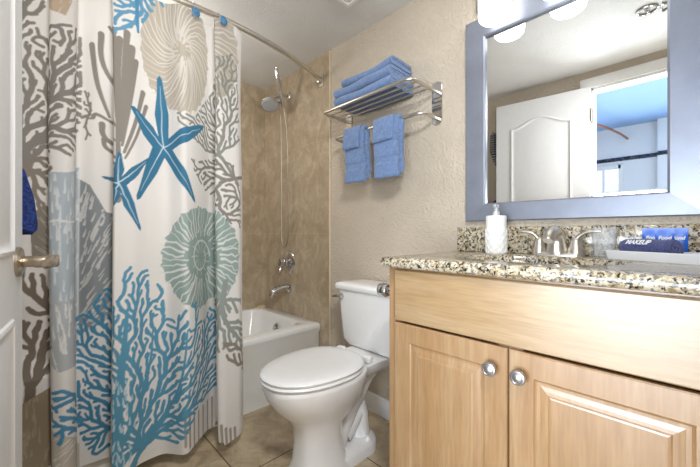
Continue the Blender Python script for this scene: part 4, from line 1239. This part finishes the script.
for a_, b_ in zip(loops, loops[1:]):
    for j in range(6): ll.append([Vector(p).lerp(Vector(q), j / 6) for p, q in zip(a_, b_)])
ll.append([Vector(p) for p in loops[-1]])
nb.loft(ll)
tag(put('hanging_towel', nb, M['beach'], origin=(-.06, 1.13, 1.80), smooth=60), 'navy blue towel hanging behind the edge of the open white door', 'towel')

# ------------------------------------------------------------------ light
def area(name, loc, target, size, size_y, power, col, spread=180.0):
    l = bpy.data.lights.new(name, 'AREA'); l.shape = 'RECTANGLE'; l.size = size; l.size_y = size_y; l.energy = power; l.color = col; l.spread = math.radians(spread)
    o = bpy.data.objects.new(name, l); COL.objects.link(o); o.location = loc
    o.rotation_euler = (Vector(target) - Vector(loc)).to_track_quat('-Z', 'Y').to_euler()
    return o
area('daylight_from_hall', (HX + 0.10, 0.05, 0.70), (1.0, 0.05, 0.70), 1.5, 1.1, 80, (0.84, 0.92, 1.0))
area('hall_ceiling_glow', (-1.0, 1.5, 0.4), (-1.3, 0.6, 2.1), 0.8, 0.8, 2, (0.80, 0.90, 1.0))
area('room_fill', (0.12, -0.10, 1.90), (0.70, 1.7, 0.75), 0.20, 0.14, 9, (1.0, 1.0, 0.99), 125)  # added fill lamp close to the camera, brightens the room
area('ceiling_fill', (0.12, -0.07, 1.25), (0.70, 1.1, 2.12), 0.30, 0.10, 5, (1.0, 0.985, 0.96))  # added fill lamp aimed upward to brighten the ceiling
def point_fill(name, loc, power, col, size=0.12):
    l = bpy.data.lights.new(name, 'POINT'); l.energy = power; l.color = col; l.shadow_soft_size = size
    o = bpy.data.objects.new(name, l); COL.objects.link(o); o.location = loc
point_fill('shower_fill', (0.42, 1.98, 1.75), 8.5, (1.0, 0.99, 0.96))  # added fill behind the curtain to brighten tub and tile, no fixture known

w = bpy.data.worlds.new('sky'); scene.world = w; w.use_nodes = True
bg = w.node_tree.nodes['Background']
bg.inputs[0].default_value = (0.72, 0.86, 1.0, 1); bg.inputs[1].default_value = 2.2

# ------------------------------------------------------------------ camera
cam = bpy.data.cameras.new('camera'); co_ = bpy.data.objects.new('camera', cam); COL.objects.link(co_)
cam.sensor_width = 36; cam.lens = 36 * FOC / 700; cam.clip_start = 0.01
co_.location = (0, 0, EYE); co_.rotation_euler = (PI / 2, 0, -YAW)
scene.camera = co_
scene.view_settings.view_transform = 'Standard'
scene.view_settings.look = 'None'
scene.view_settings.exposure = 0.14
scene.cycles.max_bounces = 8
scene.cycles.caustics_reflective = False
